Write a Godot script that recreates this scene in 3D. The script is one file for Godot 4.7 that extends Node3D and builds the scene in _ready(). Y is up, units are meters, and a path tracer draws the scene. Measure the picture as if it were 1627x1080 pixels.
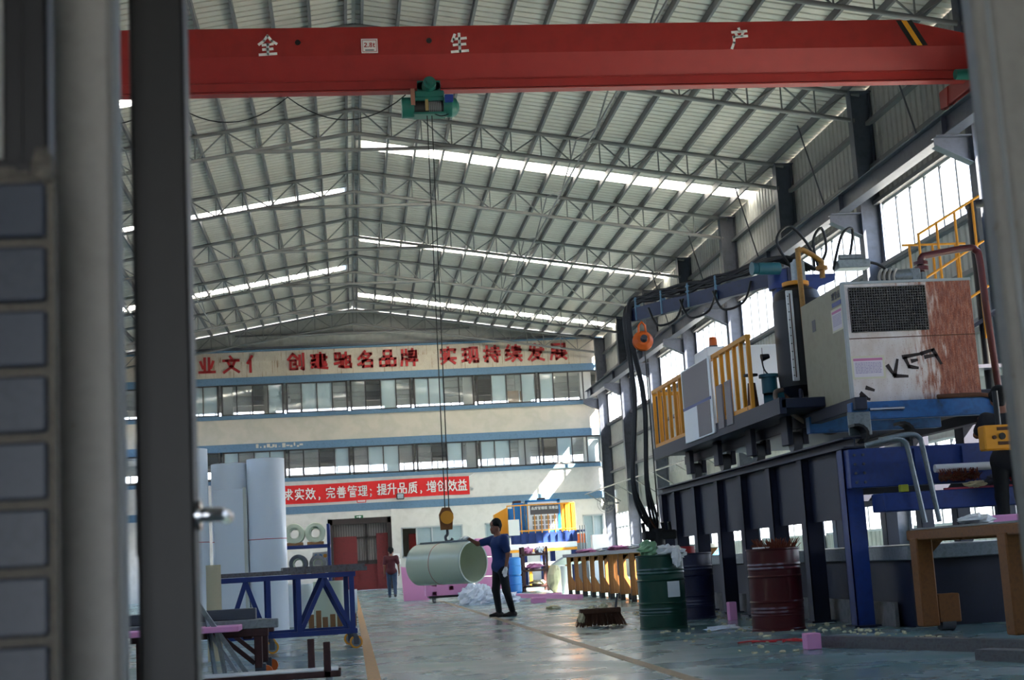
extends Node3D
# A factory hall seen through a half-open door: y up, metres, the hall runs along -z.

class MB:
	# collects triangles of one part
	var v := PackedVector3Array()
	var n := PackedVector3Array()
	var t := PackedVector2Array()
	var ix := PackedInt32Array()
	func tri(a: Vector3, b: Vector3, c: Vector3) -> void:
		var q := (b - a).cross(c - a).normalized()
		trin(a, b, c, q, q, q)
	func trin(a: Vector3, b: Vector3, c: Vector3, na: Vector3, nb: Vector3, nc: Vector3) -> void:
		var i := v.size()
		v.append(a); v.append(b); v.append(c)
		n.append(na); n.append(nb); n.append(nc)
		t.append(Vector2.ZERO); t.append(Vector2.ZERO); t.append(Vector2.ZERO)
		ix.append(i); ix.append(i + 2); ix.append(i + 1)
	func quad(a: Vector3, b: Vector3, c: Vector3, d: Vector3) -> void:
		tri(a, b, c); tri(a, c, d)
	func quaduv(a: Vector3, b: Vector3, c: Vector3, d: Vector3) -> void:
		# a lower left, b lower right, c upper right, d upper left
		var i := v.size()
		quad(a, b, c, d)
		t[i] = Vector2(0, 1); t[i + 1] = Vector2(1, 1); t[i + 2] = Vector2(1, 0)
		t[i + 3] = Vector2(0, 1); t[i + 4] = Vector2(1, 0); t[i + 5] = Vector2(0, 0)
	func box(c: Vector3, s: Vector3, bs := Basis()) -> MB:
		var x := bs.x * s.x * 0.5
		var y := bs.y * s.y * 0.5
		var z := bs.z * s.z * 0.5
		quad(c - x - y + z, c + x - y + z, c + x + y + z, c - x + y + z)
		quad(c + x - y - z, c - x - y - z, c - x + y - z, c + x + y - z)
		quad(c + x - y + z, c + x - y - z, c + x + y - z, c + x + y + z)
		quad(c - x - y - z, c - x - y + z, c - x + y + z, c - x + y - z)
		quad(c - x + y + z, c + x + y + z, c + x + y - z, c - x + y - z)
		quad(c - x - y - z, c + x - y - z, c + x - y + z, c - x - y + z)
		return self
	func span(a: Vector3, b: Vector3) -> MB:
		return box((a + b) * 0.5, (b - a).abs())
	func cbox(a: Vector3, b: Vector3, ch := 0.01) -> MB:
		# a box with chamfered edges between two corners
		var lo := a.min(b)
		var hi := a.max(b)
		var c := (lo + hi) * 0.5
		var h := (hi - lo) * 0.5
		var ax := [Vector3.RIGHT, Vector3.UP, Vector3.BACK]
		for i in 3:
			for s: float in [-1.0, 1.0]:
				var u: Vector3 = ax[(i + 1) % 3]
				var w: Vector3 = ax[(i + 2) % 3]
				var o: Vector3 = c + ax[i] * (h[i] * s)
				var du: Vector3 = u * (h[(i + 1) % 3] - ch)
				var dw: Vector3 = w * (h[(i + 2) % 3] - ch)
				if s > 0: quad(o - du - dw, o + du - dw, o + du + dw, o - du + dw)
				else: quad(o - du + dw, o + du + dw, o + du - dw, o - du - dw)
		for i in 3:
			var j := (i + 1) % 3
			var k := (i + 2) % 3
			for sj: float in [-1.0, 1.0]:
				for sk: float in [-1.0, 1.0]:
					var e: Vector3 = ax[i] * (h[i] - ch)
					var p: Vector3 = c + ax[j] * (sj * h[j]) + ax[k] * (sk * (h[k] - ch))
					var q: Vector3 = c + ax[j] * (sj * (h[j] - ch)) + ax[k] * (sk * h[k])
					if sj * sk > 0: quad(q - e, q + e, p + e, p - e)
					else: quad(p - e, p + e, q + e, q - e)
		for sx: float in [-1.0, 1.0]:
			for sy: float in [-1.0, 1.0]:
				for sz: float in [-1.0, 1.0]:
					var q := c + Vector3(sx * (h.x - ch), sy * (h.y - ch), sz * (h.z - ch))
					var px := q + Vector3(sx * ch, 0, 0)
					var py := q + Vector3(0, sy * ch, 0)
					var pz := q + Vector3(0, 0, sz * ch)
					if sx * sy * sz > 0: tri(px, py, pz)
					else: tri(px, pz, py)
		return self
	func bar(a: Vector3, b: Vector3, w: float, h: float, up := Vector3.UP) -> MB:
		var z := (b - a).normalized()
		if absf(z.dot(up)) > 0.99: up = Vector3.BACK
		var x := up.cross(z).normalized()
		var y := z.cross(x)
		return box((a + b) * 0.5, Vector3(w, h, a.distance_to(b)), Basis(x, y, z))
	func ibeam(a: Vector3, b: Vector3, w: float, h: float, tk: float, up := Vector3.UP) -> MB:
		var z := (b - a).normalized()
		if absf(z.dot(up)) > 0.99: up = Vector3.RIGHT
		var x := up.cross(z).normalized()
		var y := z.cross(x)
		var l := a.distance_to(b)
		var c := (a + b) * 0.5
		box(c, Vector3(tk, h - tk * 2, l), Basis(x, y, z))
		box(c + y * (h - tk) * 0.5, Vector3(w, tk, l), Basis(x, y, z))
		box(c - y * (h - tk) * 0.5, Vector3(w, tk, l), Basis(x, y, z))
		return self
	func cyl(a: Vector3, b: Vector3, r0: float, r1 := -1.0, seg := 12, caps := true) -> MB:
		if r1 < 0: r1 = r0
		var z := (b - a).normalized()
		var x := (Vector3.RIGHT if absf(z.x) < 0.9 else Vector3.UP).cross(z).normalized()
		var y := z.cross(x)
		for i in seg:
			var p := TAU * i / seg
			var q := TAU * (i + 1) / seg
			var u := x * cos(p) + y * sin(p)
			var w := x * cos(q) + y * sin(q)
			trin(a + u * r0, a + w * r0, b + w * r1, u, w, w)
			trin(a + u * r0, b + w * r1, b + u * r1, u, w, u)
			if caps:
				if r1 > 0: tri(b, b + u * r1, b + w * r1)
				if r0 > 0: tri(a, a + w * r0, a + u * r0)
		return self
	func tube(pts: Array, r: float, seg := 8) -> MB:
		# a round bar through the points
		var rings := []
		var prev := Vector3.ZERO
		for i in pts.size():
			var d: Vector3 = (pts[mini(i + 1, pts.size() - 1)] - pts[maxi(i - 1, 0)]).normalized()
			var x := prev - d * prev.dot(d)
			if x.length() < 0.01: x = (Vector3.UP if absf(d.y) < 0.9 else Vector3.RIGHT).cross(d)
			x = x.normalized()
			prev = x
			var y := d.cross(x)
			var ring := []
			for k in seg:
				var p := TAU * k / seg
				ring.append(x * cos(p) + y * sin(p))
			rings.append(ring)
		for i in pts.size() - 1:
			for k in seg:
				var a: Vector3 = rings[i][k]
				var b: Vector3 = rings[i][(k + 1) % seg]
				var c: Vector3 = rings[i + 1][(k + 1) % seg]
				var d: Vector3 = rings[i + 1][k]
				trin(pts[i] + a * r, pts[i] + b * r, pts[i + 1] + c * r, a, b, c)
				trin(pts[i] + a * r, pts[i + 1] + c * r, pts[i + 1] + d * r, a, c, d)
		for k in seg:
			var last := pts.size() - 1
			tri(pts[0], pts[0] + rings[0][(k + 1) % seg] * r, pts[0] + rings[0][k] * r)
			tri(pts[last], pts[last] + rings[last][k] * r, pts[last] + rings[last][(k + 1) % seg] * r)
		return self
	func lathe(prof: Array, at := Vector3.ZERO, bs := Basis(), seg := 20) -> MB:
		# profile of (radius, height) run upwards on the outside
		for j in prof.size() - 1:
			var p: Vector2 = prof[j]
			var q: Vector2 = prof[j + 1]
			var d := (q - p).normalized()
			for i in seg:
				var a := TAU * i / seg
				var b := TAU * (i + 1) / seg
				var ca := Vector3(cos(a), 0, -sin(a))
				var cb := Vector3(cos(b), 0, -sin(b))
				var na := bs * (ca * d.y - Vector3(0, d.x, 0))
				var nb := bs * (cb * d.y - Vector3(0, d.x, 0))
				var p0 := at + bs * (ca * p.x + Vector3(0, p.y, 0))
				var p1 := at + bs * (cb * p.x + Vector3(0, p.y, 0))
				var q0 := at + bs * (ca * q.x + Vector3(0, q.y, 0))
				var q1 := at + bs * (cb * q.x + Vector3(0, q.y, 0))
				if p.x > 1e-5: trin(p0, p1, q1 if q.x > 1e-5 else q0, na, nb, nb)
				if q.x > 1e-5: trin(p0, q1, q0, na, nb, na)
		return self
	func prism(poly: PackedVector2Array, xf: Transform3D, depth: float) -> MB:
		# a polygon in the local x-y plane pushed from z = 0 to z = depth
		var area := 0.0
		for k in poly.size(): area += poly[k].cross(poly[(k + 1) % poly.size()])
		if area < 0: poly.reverse()
		var tr := Geometry2D.triangulate_polygon(poly)
		var d := Vector3(0, 0, depth)
		for k in range(0, tr.size(), 3):
			var a := poly[tr[k]]
			var b := poly[tr[k + 1]]
			var c := poly[tr[k + 2]]
			if (b - a).cross(c - a) < 0:
				var s := b
				b = c
				c = s
			tri(xf * (Vector3(a.x, a.y, 0) + d), xf * (Vector3(b.x, b.y, 0) + d), xf * (Vector3(c.x, c.y, 0) + d))
			tri(xf * Vector3(a.x, a.y, 0), xf * Vector3(c.x, c.y, 0), xf * Vector3(b.x, b.y, 0))
		for k in poly.size():
			var a := poly[k]
			var b := poly[(k + 1) % poly.size()]
			quad(xf * Vector3(a.x, a.y, 0), xf * Vector3(b.x, b.y, 0), xf * (Vector3(b.x, b.y, 0) + d), xf * (Vector3(a.x, a.y, 0) + d))
		return self
	func ball(c: Vector3, r: Vector3, seg := 12, rows := 8) -> MB:
		for j in rows:
			for i in seg:
				var ps := []
				for e in [[i, j], [i + 1, j], [i + 1, j + 1], [i, j + 1]]:
					var a: float = TAU * e[0] / seg
					var b: float = PI * e[1] / rows - PI / 2
					ps.append(Vector3(cos(a) * cos(b), sin(b), -sin(a) * cos(b)))
				var nn := []
				for q: Vector3 in ps: nn.append((q / r).normalized())
				if j > 0: trin(c + ps[0] * r, c + ps[1] * r, c + ps[2] * r, nn[0], nn[1], nn[2])
				if j < rows - 1: trin(c + ps[0] * r, c + ps[2] * r, c + ps[3] * r, nn[0], nn[2], nn[3])
		return self
	func lump(c: Vector3, r: Vector3, seed_: int, rough := 0.35, seg := 14, rows := 10) -> MB:
		# a crumpled heap
		var f := FastNoiseLite.new()
		f.seed = seed_
		f.frequency = 1.6
		var at := func(i: int, j: int) -> Vector3:
			var a: float = TAU * (i % seg) / seg
			var b: float = PI * j / rows - PI / 2
			var d := Vector3(cos(a) * cos(b), sin(b), -sin(a) * cos(b))
			return c + d * r * (1.0 + rough * 2.0 * f.get_noise_3d(d.x * 1.7, d.y * 1.7, d.z * 1.7))
		for j in rows:
			for i in seg:
				var a: Vector3 = at.call(i, j)
				var b: Vector3 = at.call(i + 1, j)
				var d: Vector3 = at.call(i + 1, j + 1)
				var e: Vector3 = at.call(i, j + 1)
				if j > 0: tri(a, b, d)
				if j < rows - 1: tri(a, d, e)
		return self
	func blob(bones: Array, cell: float, k: float) -> MB:
		# tapered capsules joined smoothly, meshed as surface nets; a bone is [a, b, radius a, radius b]
		var lo := Vector3.INF
		var hi := -Vector3.INF
		for b in bones:
			var m := Vector3.ONE * (maxf(b[2], b[3]) + k + cell * 2)
			lo = lo.min((b[0] as Vector3).min(b[1]) - m)
			hi = hi.max((b[0] as Vector3).max(b[1]) + m)
		var dim := Vector3i(((hi - lo) / cell).ceil()) + Vector3i.ONE
		var sx := dim.x
		var sxy := dim.x * dim.y
		var g := PackedFloat32Array()
		g.resize(sxy * dim.z)
		g.fill(1.0)
		for b in bones:
			var a: Vector3 = b[0]
			var ab: Vector3 = b[1] - a
			var l2 := maxf(ab.length_squared(), 1e-9)
			var m := Vector3.ONE * (maxf(b[2], b[3]) + k + cell * 1.5)
			var p0 := Vector3i((((b[0] as Vector3).min(b[1]) - m - lo) / cell).floor()).clamp(Vector3i.ZERO, dim - Vector3i.ONE)
			var p1 := Vector3i((((b[0] as Vector3).max(b[1]) + m - lo) / cell).ceil()).clamp(Vector3i.ZERO, dim - Vector3i.ONE)
			for z in range(p0.z, p1.z + 1):
				for y in range(p0.y, p1.y + 1):
					for x in range(p0.x, p1.x + 1):
						var p := lo + Vector3(x, y, z) * cell
						var h := clampf((p - a).dot(ab) / l2, 0.0, 1.0)
						var d: float = (p - a - ab * h).length() - lerpf(b[2], b[3], h)
						var i := x + y * sx + z * sxy
						var o := g[i]
						var w := maxf(k - absf(o - d), 0.0) / k
						g[i] = minf(o, d) - w * w * k * 0.25
		var at := {}
		var vs := PackedVector3Array()
		var off := [0, 1, sx, sx + 1, sxy, sxy + 1, sxy + sx, sxy + sx + 1]
		for z in dim.z - 1:
			for y in dim.y - 1:
				for x in dim.x - 1:
					var i := x + y * sx + z * sxy
					var s := g[i] < 0
					var mixed := false
					for q in 7:
						if (g[i + off[q + 1]] < 0) != s:
							mixed = true
							break
					if not mixed: continue
					var sum := Vector3.ZERO
					var cnt := 0
					for e in [[0, 1], [2, 3], [4, 5], [6, 7], [0, 2], [1, 3], [4, 6], [5, 7], [0, 4], [1, 5], [2, 6], [3, 7]]:
						var u := g[i + off[e[0]]]
						var w := g[i + off[e[1]]]
						if (u < 0) == (w < 0): continue
						var f := u / (u - w)
						var pa := Vector3(e[0] & 1, (e[0] >> 1) & 1, e[0] >> 2)
						var pb := Vector3(e[1] & 1, (e[1] >> 1) & 1, e[1] >> 2)
						sum += pa.lerp(pb, f)
						cnt += 1
					at[i] = vs.size()
					vs.append(lo + (Vector3(x, y, z) + sum / cnt) * cell)
		var ns := PackedVector3Array()
		ns.resize(vs.size())
		var quads := []
		for i: int in at.keys():
			for ax in 3:
				var st: int = [1, sx, sxy][ax]
				var su: int = [sx, sxy, 1][ax]
				var sv: int = [sxy, 1, sx][ax]
				if (g[i] < 0) == (g[i + st] < 0): continue
				if not (at.has(i - su) and at.has(i - sv) and at.has(i - su - sv)): continue
				var q := [at[i], at[i - su], at[i - su - sv], at[i - sv]]
				if g[i] < 0: q.reverse()
				q.reverse()
				quads.append(q)
				var nn: Vector3 = (vs[q[2]] - vs[q[0]]).cross(vs[q[3]] - vs[q[1]])
				for e in q: ns[e] += nn
		for e in ns.size(): ns[e] = ns[e].normalized()
		for q in quads:
			trin(vs[q[0]], vs[q[1]], vs[q[2]], ns[q[0]], ns[q[1]], ns[q[2]])
			trin(vs[q[0]], vs[q[2]], vs[q[3]], ns[q[0]], ns[q[2]], ns[q[3]])
		return self
	func quad_sheet(a: Vector3, b: Vector3, run: float) -> MB:
		# a folded sheet 4 cm thick between the lines through a and b, running along +z
		var u := Vector3(0, 0.04, 0)
		var r := Vector3(0, 0, run)
		quad(a + u, a + u + r, b + u + r, b + u)
		quad(a, b, b + r, a + r)
		quad(a, a + r, a + u + r, a + u)
		quad(a + r, b + r, b + u + r, a + u + r)
		quad(a, a + u, b + u, b)
		return self
	func mesh() -> ArrayMesh:
		var m := ArrayMesh.new()
		var a := []
		a.resize(Mesh.ARRAY_MAX)
		a[Mesh.ARRAY_VERTEX] = v
		a[Mesh.ARRAY_NORMAL] = n
		a[Mesh.ARRAY_TEX_UV] = t
		a[Mesh.ARRAY_INDEX] = ix
		m.add_surface_from_arrays(Mesh.PRIMITIVE_TRIANGLES, a)
		return m

var mats := {}
var taken := {}

func V(x: float, y: float, z: float) -> Vector3:
	return Vector3(x, y, z)

func mat(key: String, c: Color, rough := 0.6, metal := 0.0) -> StandardMaterial3D:
	if not mats.has(key):
		var m := StandardMaterial3D.new()
		m.resource_name = key
		m.albedo_color = c
		m.roughness = rough
		m.metallic = metal
		mats[key] = m
	return mats[key]

func noise_tex(sd: int, freq: float, cols: Array, stops: Array, size := 512, octaves := 4, warp := 0.0) -> NoiseTexture2D:
	var f := FastNoiseLite.new()
	f.noise_type = FastNoiseLite.TYPE_SIMPLEX_SMOOTH
	f.seed = sd
	f.frequency = freq
	f.fractal_octaves = octaves
	if warp > 0:
		f.domain_warp_enabled = true
		f.domain_warp_amplitude = warp
	var g := Gradient.new()
	g.offsets = PackedFloat32Array(stops)
	g.colors = PackedColorArray(cols)
	var t := NoiseTexture2D.new()
	t.width = size
	t.height = size
	t.seamless = true
	t.noise = f
	t.color_ramp = g
	return t

func patchy(key: String, cols: Array, stops: Array, metres: float, rough := 0.6, metal := 0.0, sd := 1, freq := 0.012, octaves := 5) -> StandardMaterial3D:
	# a painted surface whose tone varies in blotches
	if not mats.has(key):
		var m := mat(key, Color.WHITE, rough, metal)
		m.albedo_texture = noise_tex(sd, freq, cols, stops, 512, octaves)
		m.uv1_triplanar = true
		m.uv1_world_triplanar = true
		m.uv1_scale = Vector3.ONE / metres
	return mats[key]

func numbered(base: String) -> String:
	var k: int = taken.get(base, 0)
	taken[base] = k + 1
	return base if k == 0 else "%s_%03d" % [base, k]

func obj(called: String, mb: MB, m: Material, parent: Node3D) -> MeshInstance3D:
	return put(called, mb.mesh(), m, parent)

func put(called: String, me: Mesh, m: Material, parent: Node3D, at := Transform3D()) -> MeshInstance3D:
	var o := MeshInstance3D.new()
	o.name = called
	o.mesh = me
	o.material_override = m
	o.transform = at
	parent.add_child(o, true)
	return o

func tag(o: Node, label: String, category: String, group := "") -> void:
	o.set_meta("label", label)
	o.set_meta("category", category)
	if group: o.set_meta("group", group)

func thing(called: String, label: String, category: String, at := Vector3.ZERO, turn := 0.0, group := "") -> Node3D:
	var o := Node3D.new()
	o.name = numbered(called)
	add_child(o)
	o.position = at
	o.rotation.y = turn
	tag(o, label, category, group)
	return o

func one(called: String, mb: MB, m: Material, label: String, category: String, group := "") -> MeshInstance3D:
	var o := put(numbered(called), mb.mesh(), m, self)
	tag(o, label, category, group)
	return o

func setting(called: String, label: String, category: String) -> Node3D:
	var o := thing(called, label, category)
	o.set_meta("kind", "structure")
	return o

func copy_of(src: Node3D, base: String, at: Vector3, turn: float, label := "") -> Node3D:
	var c: Node3D = src.duplicate()
	c.name = numbered(base)
	add_child(c)
	c.position = at
	c.rotation.y = turn
	if label: c.set_meta("label", label)
	return c

func arc(pts: Array, steps := 6) -> Array:
	# a smooth curve through the points
	var out := []
	for i in pts.size() - 1:
		var a: Vector3 = pts[maxi(i - 1, 0)]
		var b: Vector3 = pts[i]
		var c: Vector3 = pts[i + 1]
		var d: Vector3 = pts[mini(i + 2, pts.size() - 1)]
		for s in steps:
			out.append(b.cubic_interpolate(c, a, d, float(s) / steps))
	out.append(pts[pts.size() - 1])
	return out

# brush strokes of the written characters on a ten by ten field, x to the right and y down
var GLYPH := {
	"ye": [[3.8, 1, 3.8, 8.5], [6.2, 1, 6.2, 8.5], [1.5, 3, 2.8, 6.5], [8.5, 3, 7.2, 6.5], [0.8, 8.8, 9.2, 8.8]],
	"wen": [[4.5, 0.5, 5.5, 2], [0.8, 2.8, 9.2, 2.8], [7.2, 2.8, 5.8, 6, 1, 9.3], [2.8, 2.8, 4.5, 6, 9.2, 9.3]],
	"ren": [[3.5, 0.8, 1.2, 4.5], [2.6, 3, 2.6, 9.5]],
	"chuang": [[3.2, 0.5, 0.6, 3.6], [3.2, 0.5, 6, 3.4], [1.8, 4.2, 4.6, 4.2, 4.6, 6.4, 3.6, 6.4], [1.8, 4.2, 1.8, 9, 5.4, 9, 5.4, 7.6], [7, 1.5, 7, 7], [9, 0.5, 9, 9.3, 7.9, 8.8]],
	"jian": [[3.6, 1.6, 8.2, 1.6, 8.2, 4.6], [2.9, 3, 9.4, 3], [3.6, 4.5, 8.2, 4.5], [3.6, 5.9, 8.8, 5.9], [3.2, 7.3, 9.2, 7.3], [5.9, 0.4, 5.9, 8.4], [0.8, 1.8, 2.6, 1.8, 1.2, 4.6, 2.6, 4.6, 1, 8.6], [0.8, 6, 3, 8.4, 9.6, 9.2]],
	"chi": [[0.8, 1.2, 3.4, 1.2, 3.2, 4.6], [1.2, 1.2, 1, 4.6, 4.2, 4.6, 4, 8.8, 3, 8.6], [0.5, 7, 3.4, 6.4], [4.8, 4.6, 9.2, 3, 9, 6.4, 8, 6.4], [6.9, 0.8, 6.9, 7.4], [5.2, 2.4, 5.2, 9, 9.4, 9, 9.6, 7.4]],
	"ming": [[4.6, 0.5, 1, 4.8], [3.6, 2, 8, 2, 5, 5.6, 0.8, 8], [3, 3.4, 4.8, 4.8], [3.4, 5.8, 3.4, 9.5], [3.4, 5.8, 8.4, 5.8, 8.4, 9.5], [3.4, 9.2, 8.4, 9.2]],
	"pin": [[3, 0.8, 7, 0.8, 7, 4, 3, 4, 3, 0.8], [0.8, 5.4, 4.2, 5.4, 4.2, 9.2, 0.8, 9.2, 0.8, 5.4], [5.8, 5.4, 9.2, 5.4, 9.2, 9.2, 5.8, 9.2, 5.8, 5.4]],
	"pai": [[1.2, 0.8, 1.2, 5, 0.6, 9.4], [3.4, 0.6, 3.4, 3.4], [1.2, 3.4, 4.4, 3.4], [1.2, 5.8, 3.6, 5.8, 3.6, 9.4], [7, 0.3, 6.6, 1.4], [5.2, 1.6, 9, 1.6, 9, 5, 5.2, 5, 5.2, 1.6], [5.2, 3.3, 9, 3.3], [7, 1.6, 6.2, 5.2, 5, 6.4], [4.6, 6.8, 9.6, 6.8], [7.8, 5.2, 7.8, 9.6]],
	"shi": [[5, 0.3, 5, 1.4], [1, 3, 1.2, 1.6, 9, 1.6, 8.6, 3], [3, 3.2, 4, 4.2], [2.2, 4.6, 3.4, 5.6], [0.8, 6.6, 9.2, 6.6], [5.4, 3, 5.2, 6.6, 1.2, 9.5], [5.4, 7, 8.6, 9.4]],
	"xian": [[0.8, 1.6, 3.8, 1.6], [1, 4.8, 3.6, 4.8], [0.6, 8.4, 4, 7.8], [2.3, 1.6, 2.3, 8.2], [5, 1, 5, 6.2], [5, 1, 9, 1, 9, 6.2], [7, 2.6, 6.8, 6, 4.6, 9.4], [7.4, 6.4, 7.4, 9, 9.4, 9, 9.5, 7.6]],
	"chi2": [[0.6, 3, 3.8, 3], [2.3, 0.5, 2.3, 9.2, 1.2, 8.8], [0.6, 6.6, 3.8, 5.4], [5, 1.8, 9, 1.8], [7, 0.4, 7, 3.6], [4.4, 3.7, 9.6, 3.7], [4.4, 5.6, 9.6, 5.6], [8, 4.6, 8, 9.4, 6.8, 9], [5.4, 6.8, 6.2, 8]],
	"xu": [[2.4, 0.5, 0.8, 3.4, 2.6, 3.4, 0.8, 6, 3.2, 5.6], [0.6, 8.8, 3.4, 7.8], [6.6, 0.4, 6.6, 3], [4.6, 1.6, 8.8, 1.6], [4.4, 3.2, 9.2, 3.2, 8.8, 4.4], [5.4, 4, 6.2, 4.8], [4.8, 5.2, 5.6, 6], [4.2, 6.6, 9.6, 6.6], [7.2, 3.4, 7, 6.8, 4.4, 9.5], [7.2, 7, 9.4, 9.4]],
	"fa": [[2.2, 1, 1.8, 3.6, 9.4, 3.6], [4.6, 0.4, 3.8, 5, 0.8, 9], [3.6, 5.2, 7.8, 5.2, 6, 8, 2.6, 9.6], [3.8, 6, 6, 8.4, 9.4, 9.6], [7.2, 1, 8.2, 2.4]],
	"zhan": [[1.6, 1, 8.8, 1, 8.8, 3, 1.6, 3], [1.6, 1, 1.6, 5.6, 0.6, 9.4], [2.8, 4.6, 9, 4.6], [4.4, 3.4, 4.4, 6.2], [7, 3.4, 7, 6.2], [2.2, 6.2, 9.6, 6.2], [3.8, 6.2, 3.8, 9.4, 5.4, 8.4], [8.4, 7, 6.4, 8], [5.4, 6.4, 9.4, 9.4]],
	"qiu": [[1, 2.8, 9, 2.8], [5, 0.5, 5, 9.2, 4, 8.8], [2.4, 4.2, 3.6, 5.4], [1, 8, 4, 6.2], [7.8, 4, 5.4, 6], [5.2, 5.4, 9.2, 8.8], [6.8, 0.8, 7.6, 1.8]],
	"xiao": [[2.6, 0.4, 3, 1.4], [0.6, 2, 5.2, 2], [1.8, 3, 0.8, 4.6], [3.8, 3, 4.8, 4.4], [4, 4.8, 0.8, 9.2], [1.4, 5, 4.8, 9], [7, 0.5, 5.6, 4.4], [6.4, 2.8, 9.6, 2.8], [8.6, 2.8, 7.6, 6.4, 5.2, 9.4], [6.4, 4, 9.6, 9.4]],
	"comma": [[2, 8.2, 2.6, 9, 1.8, 10.2]],
	"wan": [[5, 0.3, 5, 1.4], [1, 3, 1.2, 1.6, 9, 1.6, 8.6, 3], [3, 4, 7, 4], [1.4, 6, 8.6, 6], [4, 6, 3.6, 8, 1.2, 9.5], [6, 6, 6, 9, 9, 9, 9.2, 7.8]],
	"shan": [[3.2, 0.4, 3.8, 1.4], [6.8, 0.4, 6.2, 1.4], [1.6, 1.8, 8.4, 1.8], [2, 3, 8, 3], [1, 4.2, 9, 4.2], [5, 1.4, 5, 5.8], [3, 4.6, 3.4, 5.6], [7, 4.6, 6.6, 5.6], [0.8, 6, 9.2, 6], [2.6, 7, 7.4, 7, 7.4, 9.4, 2.6, 9.4, 2.6, 7]],
	"guan": [[2.2, 0.3, 0.8, 2.4], [1.8, 1.2, 4.4, 1.2], [6.4, 0.3, 5.2, 2.4], [6, 1.2, 9.2, 1.2], [1, 4.4, 1.2, 3.2, 9, 3.2, 8.8, 4.2], [3, 4.8, 3, 9.6], [3, 4.8, 7.4, 4.8, 7.4, 6.4, 3, 6.4], [3, 7.6, 7.8, 7.6, 7.8, 9.4, 3, 9.4]],
	"li": [[0.8, 1.6, 3.8, 1.6], [1, 4.8, 3.6, 4.8], [0.6, 8.4, 4, 7.8], [2.3, 1.6, 2.3, 8.2], [5, 1, 9, 1, 9, 5.2, 5, 5.2, 5, 1], [5, 3.1, 9, 3.1], [7, 1, 7, 9], [5, 7, 9, 7], [4.4, 9, 9.6, 9]],
	"semi": [[2, 4.4, 2.6, 5], [2, 8.2, 2.6, 9, 1.8, 10.2]],
	"ti": [[0.6, 3, 3.8, 3], [2.3, 0.5, 2.3, 9.2, 1.2, 8.8], [0.6, 6.6, 3.8, 5.4], [5.2, 0.8, 8.8, 0.8, 8.8, 4.2, 5.2, 4.2, 5.2, 0.8], [5.2, 2.5, 8.8, 2.5], [4.4, 5.4, 9.6, 5.4], [7, 5.4, 7, 8.6], [7, 7, 9, 7], [5.4, 6.4, 5, 8, 4.2, 9.4], [5, 8, 6.4, 9, 9.6, 9.2]],
	"sheng": [[4.4, 0.6, 1, 2.2], [0.8, 4.6, 9.2, 4.6], [3, 2, 2.8, 6, 1, 9.4], [6.8, 0.6, 6.8, 9.6]],
	"zhi": [[8.8, 0.6, 1.8, 1.4], [1.8, 1.4, 1.6, 6, 0.6, 9.4], [1.8, 3, 9, 3], [5.4, 1.2, 5.2, 4.4], [3.4, 4.6, 3.4, 7.8], [3.4, 4.6, 8, 4.6, 8, 7.8], [5.8, 5.6, 5.4, 7.8, 2.8, 9.5], [6.2, 8, 8.6, 9.4]],
	"zeng": [[0.4, 3.2, 3.6, 3.2], [2, 0.8, 2, 7.6], [0.4, 8.2, 3.8, 7.2], [5.2, 0.4, 5.8, 1.4], [8.4, 0.4, 7.8, 1.4], [4.4, 1.8, 9.4, 1.8, 9.4, 5, 4.4, 5, 4.4, 1.8], [6.9, 1.8, 6.9, 5], [4.4, 3.4, 9.4, 3.4], [5, 6, 8.8, 6, 8.8, 9.4, 5, 9.4, 5, 6], [5, 7.7, 8.8, 7.7]],
	"yi": [[2.8, 0.4, 3.6, 1.6], [7.2, 0.4, 6.4, 1.6], [1, 2.4, 9, 2.4], [3.8, 3.2, 1.2, 5.4], [6.2, 3.2, 8.8, 5.4], [1.8, 6, 8.2, 6, 8.2, 9], [1.8, 6, 1.8, 9], [4, 6, 4, 9], [6, 6, 6, 9], [0.6, 9.2, 9.4, 9.2]],
	"stop": [[1.6, 8.2, 2.8, 7.6, 3.8, 8.4, 3, 9.6, 1.8, 9.2, 1.6, 8.2]],
	"quan": [[5, 0.5, 3.2, 2.8, 0.8, 4.4], [5, 0.5, 7, 2.9, 9.2, 4.2], [2.6, 4.8, 7.4, 4.4], [2.8, 6.9, 7.2, 6.6], [5, 4.6, 5, 9], [1, 9.3, 9, 8.9]],
	"sheng2": [[2.6, 0.8, 1.2, 4], [2, 3, 8.4, 2.5], [2, 5.9, 8, 5.5], [0.8, 9.3, 9.2, 8.8], [5, 0.4, 5, 9.1]],
	"chan": [[5, 0.3, 5.4, 1.4], [1.4, 2, 8.8, 1.5], [3.2, 2.6, 3.8, 3.8], [7, 2.4, 6.2, 3.8], [1.8, 4.4, 9, 3.9], [2.2, 4.3, 1.9, 7, 0.6, 9.7]],
}

func glyph(mb: MB, key: String, at: Vector3, size: float, w: float, depth: float, wide := 1.0) -> void:
	# strokes standing proud of a face that looks along +z; at is the lower left corner
	for s: Array in GLYPH[key]:
		for i in range(0, s.size() - 2, 2):
			var a := Vector2(s[i] * wide, 10.0 - s[i + 1]) * size * 0.1
			var b := Vector2(s[i + 2] * wide, 10.0 - s[i + 3]) * size * 0.1
			var d := (b - a).normalized()
			var p := Vector2(-d.y, d.x) * w * 0.5
			var e := d * w * 0.42
			var poly := PackedVector2Array([a - e + p, a - e - p, b + e - p, b + e + p])
			mb.prism(poly, Transform3D(Basis(), at), depth)

const XR := 0.6        # the ridge
const BAY := 6.65
const EAVE_X := 13.75

func roof_y(x: float) -> float:
	return 14.65 - 0.16 * absf(x - XR)

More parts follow.
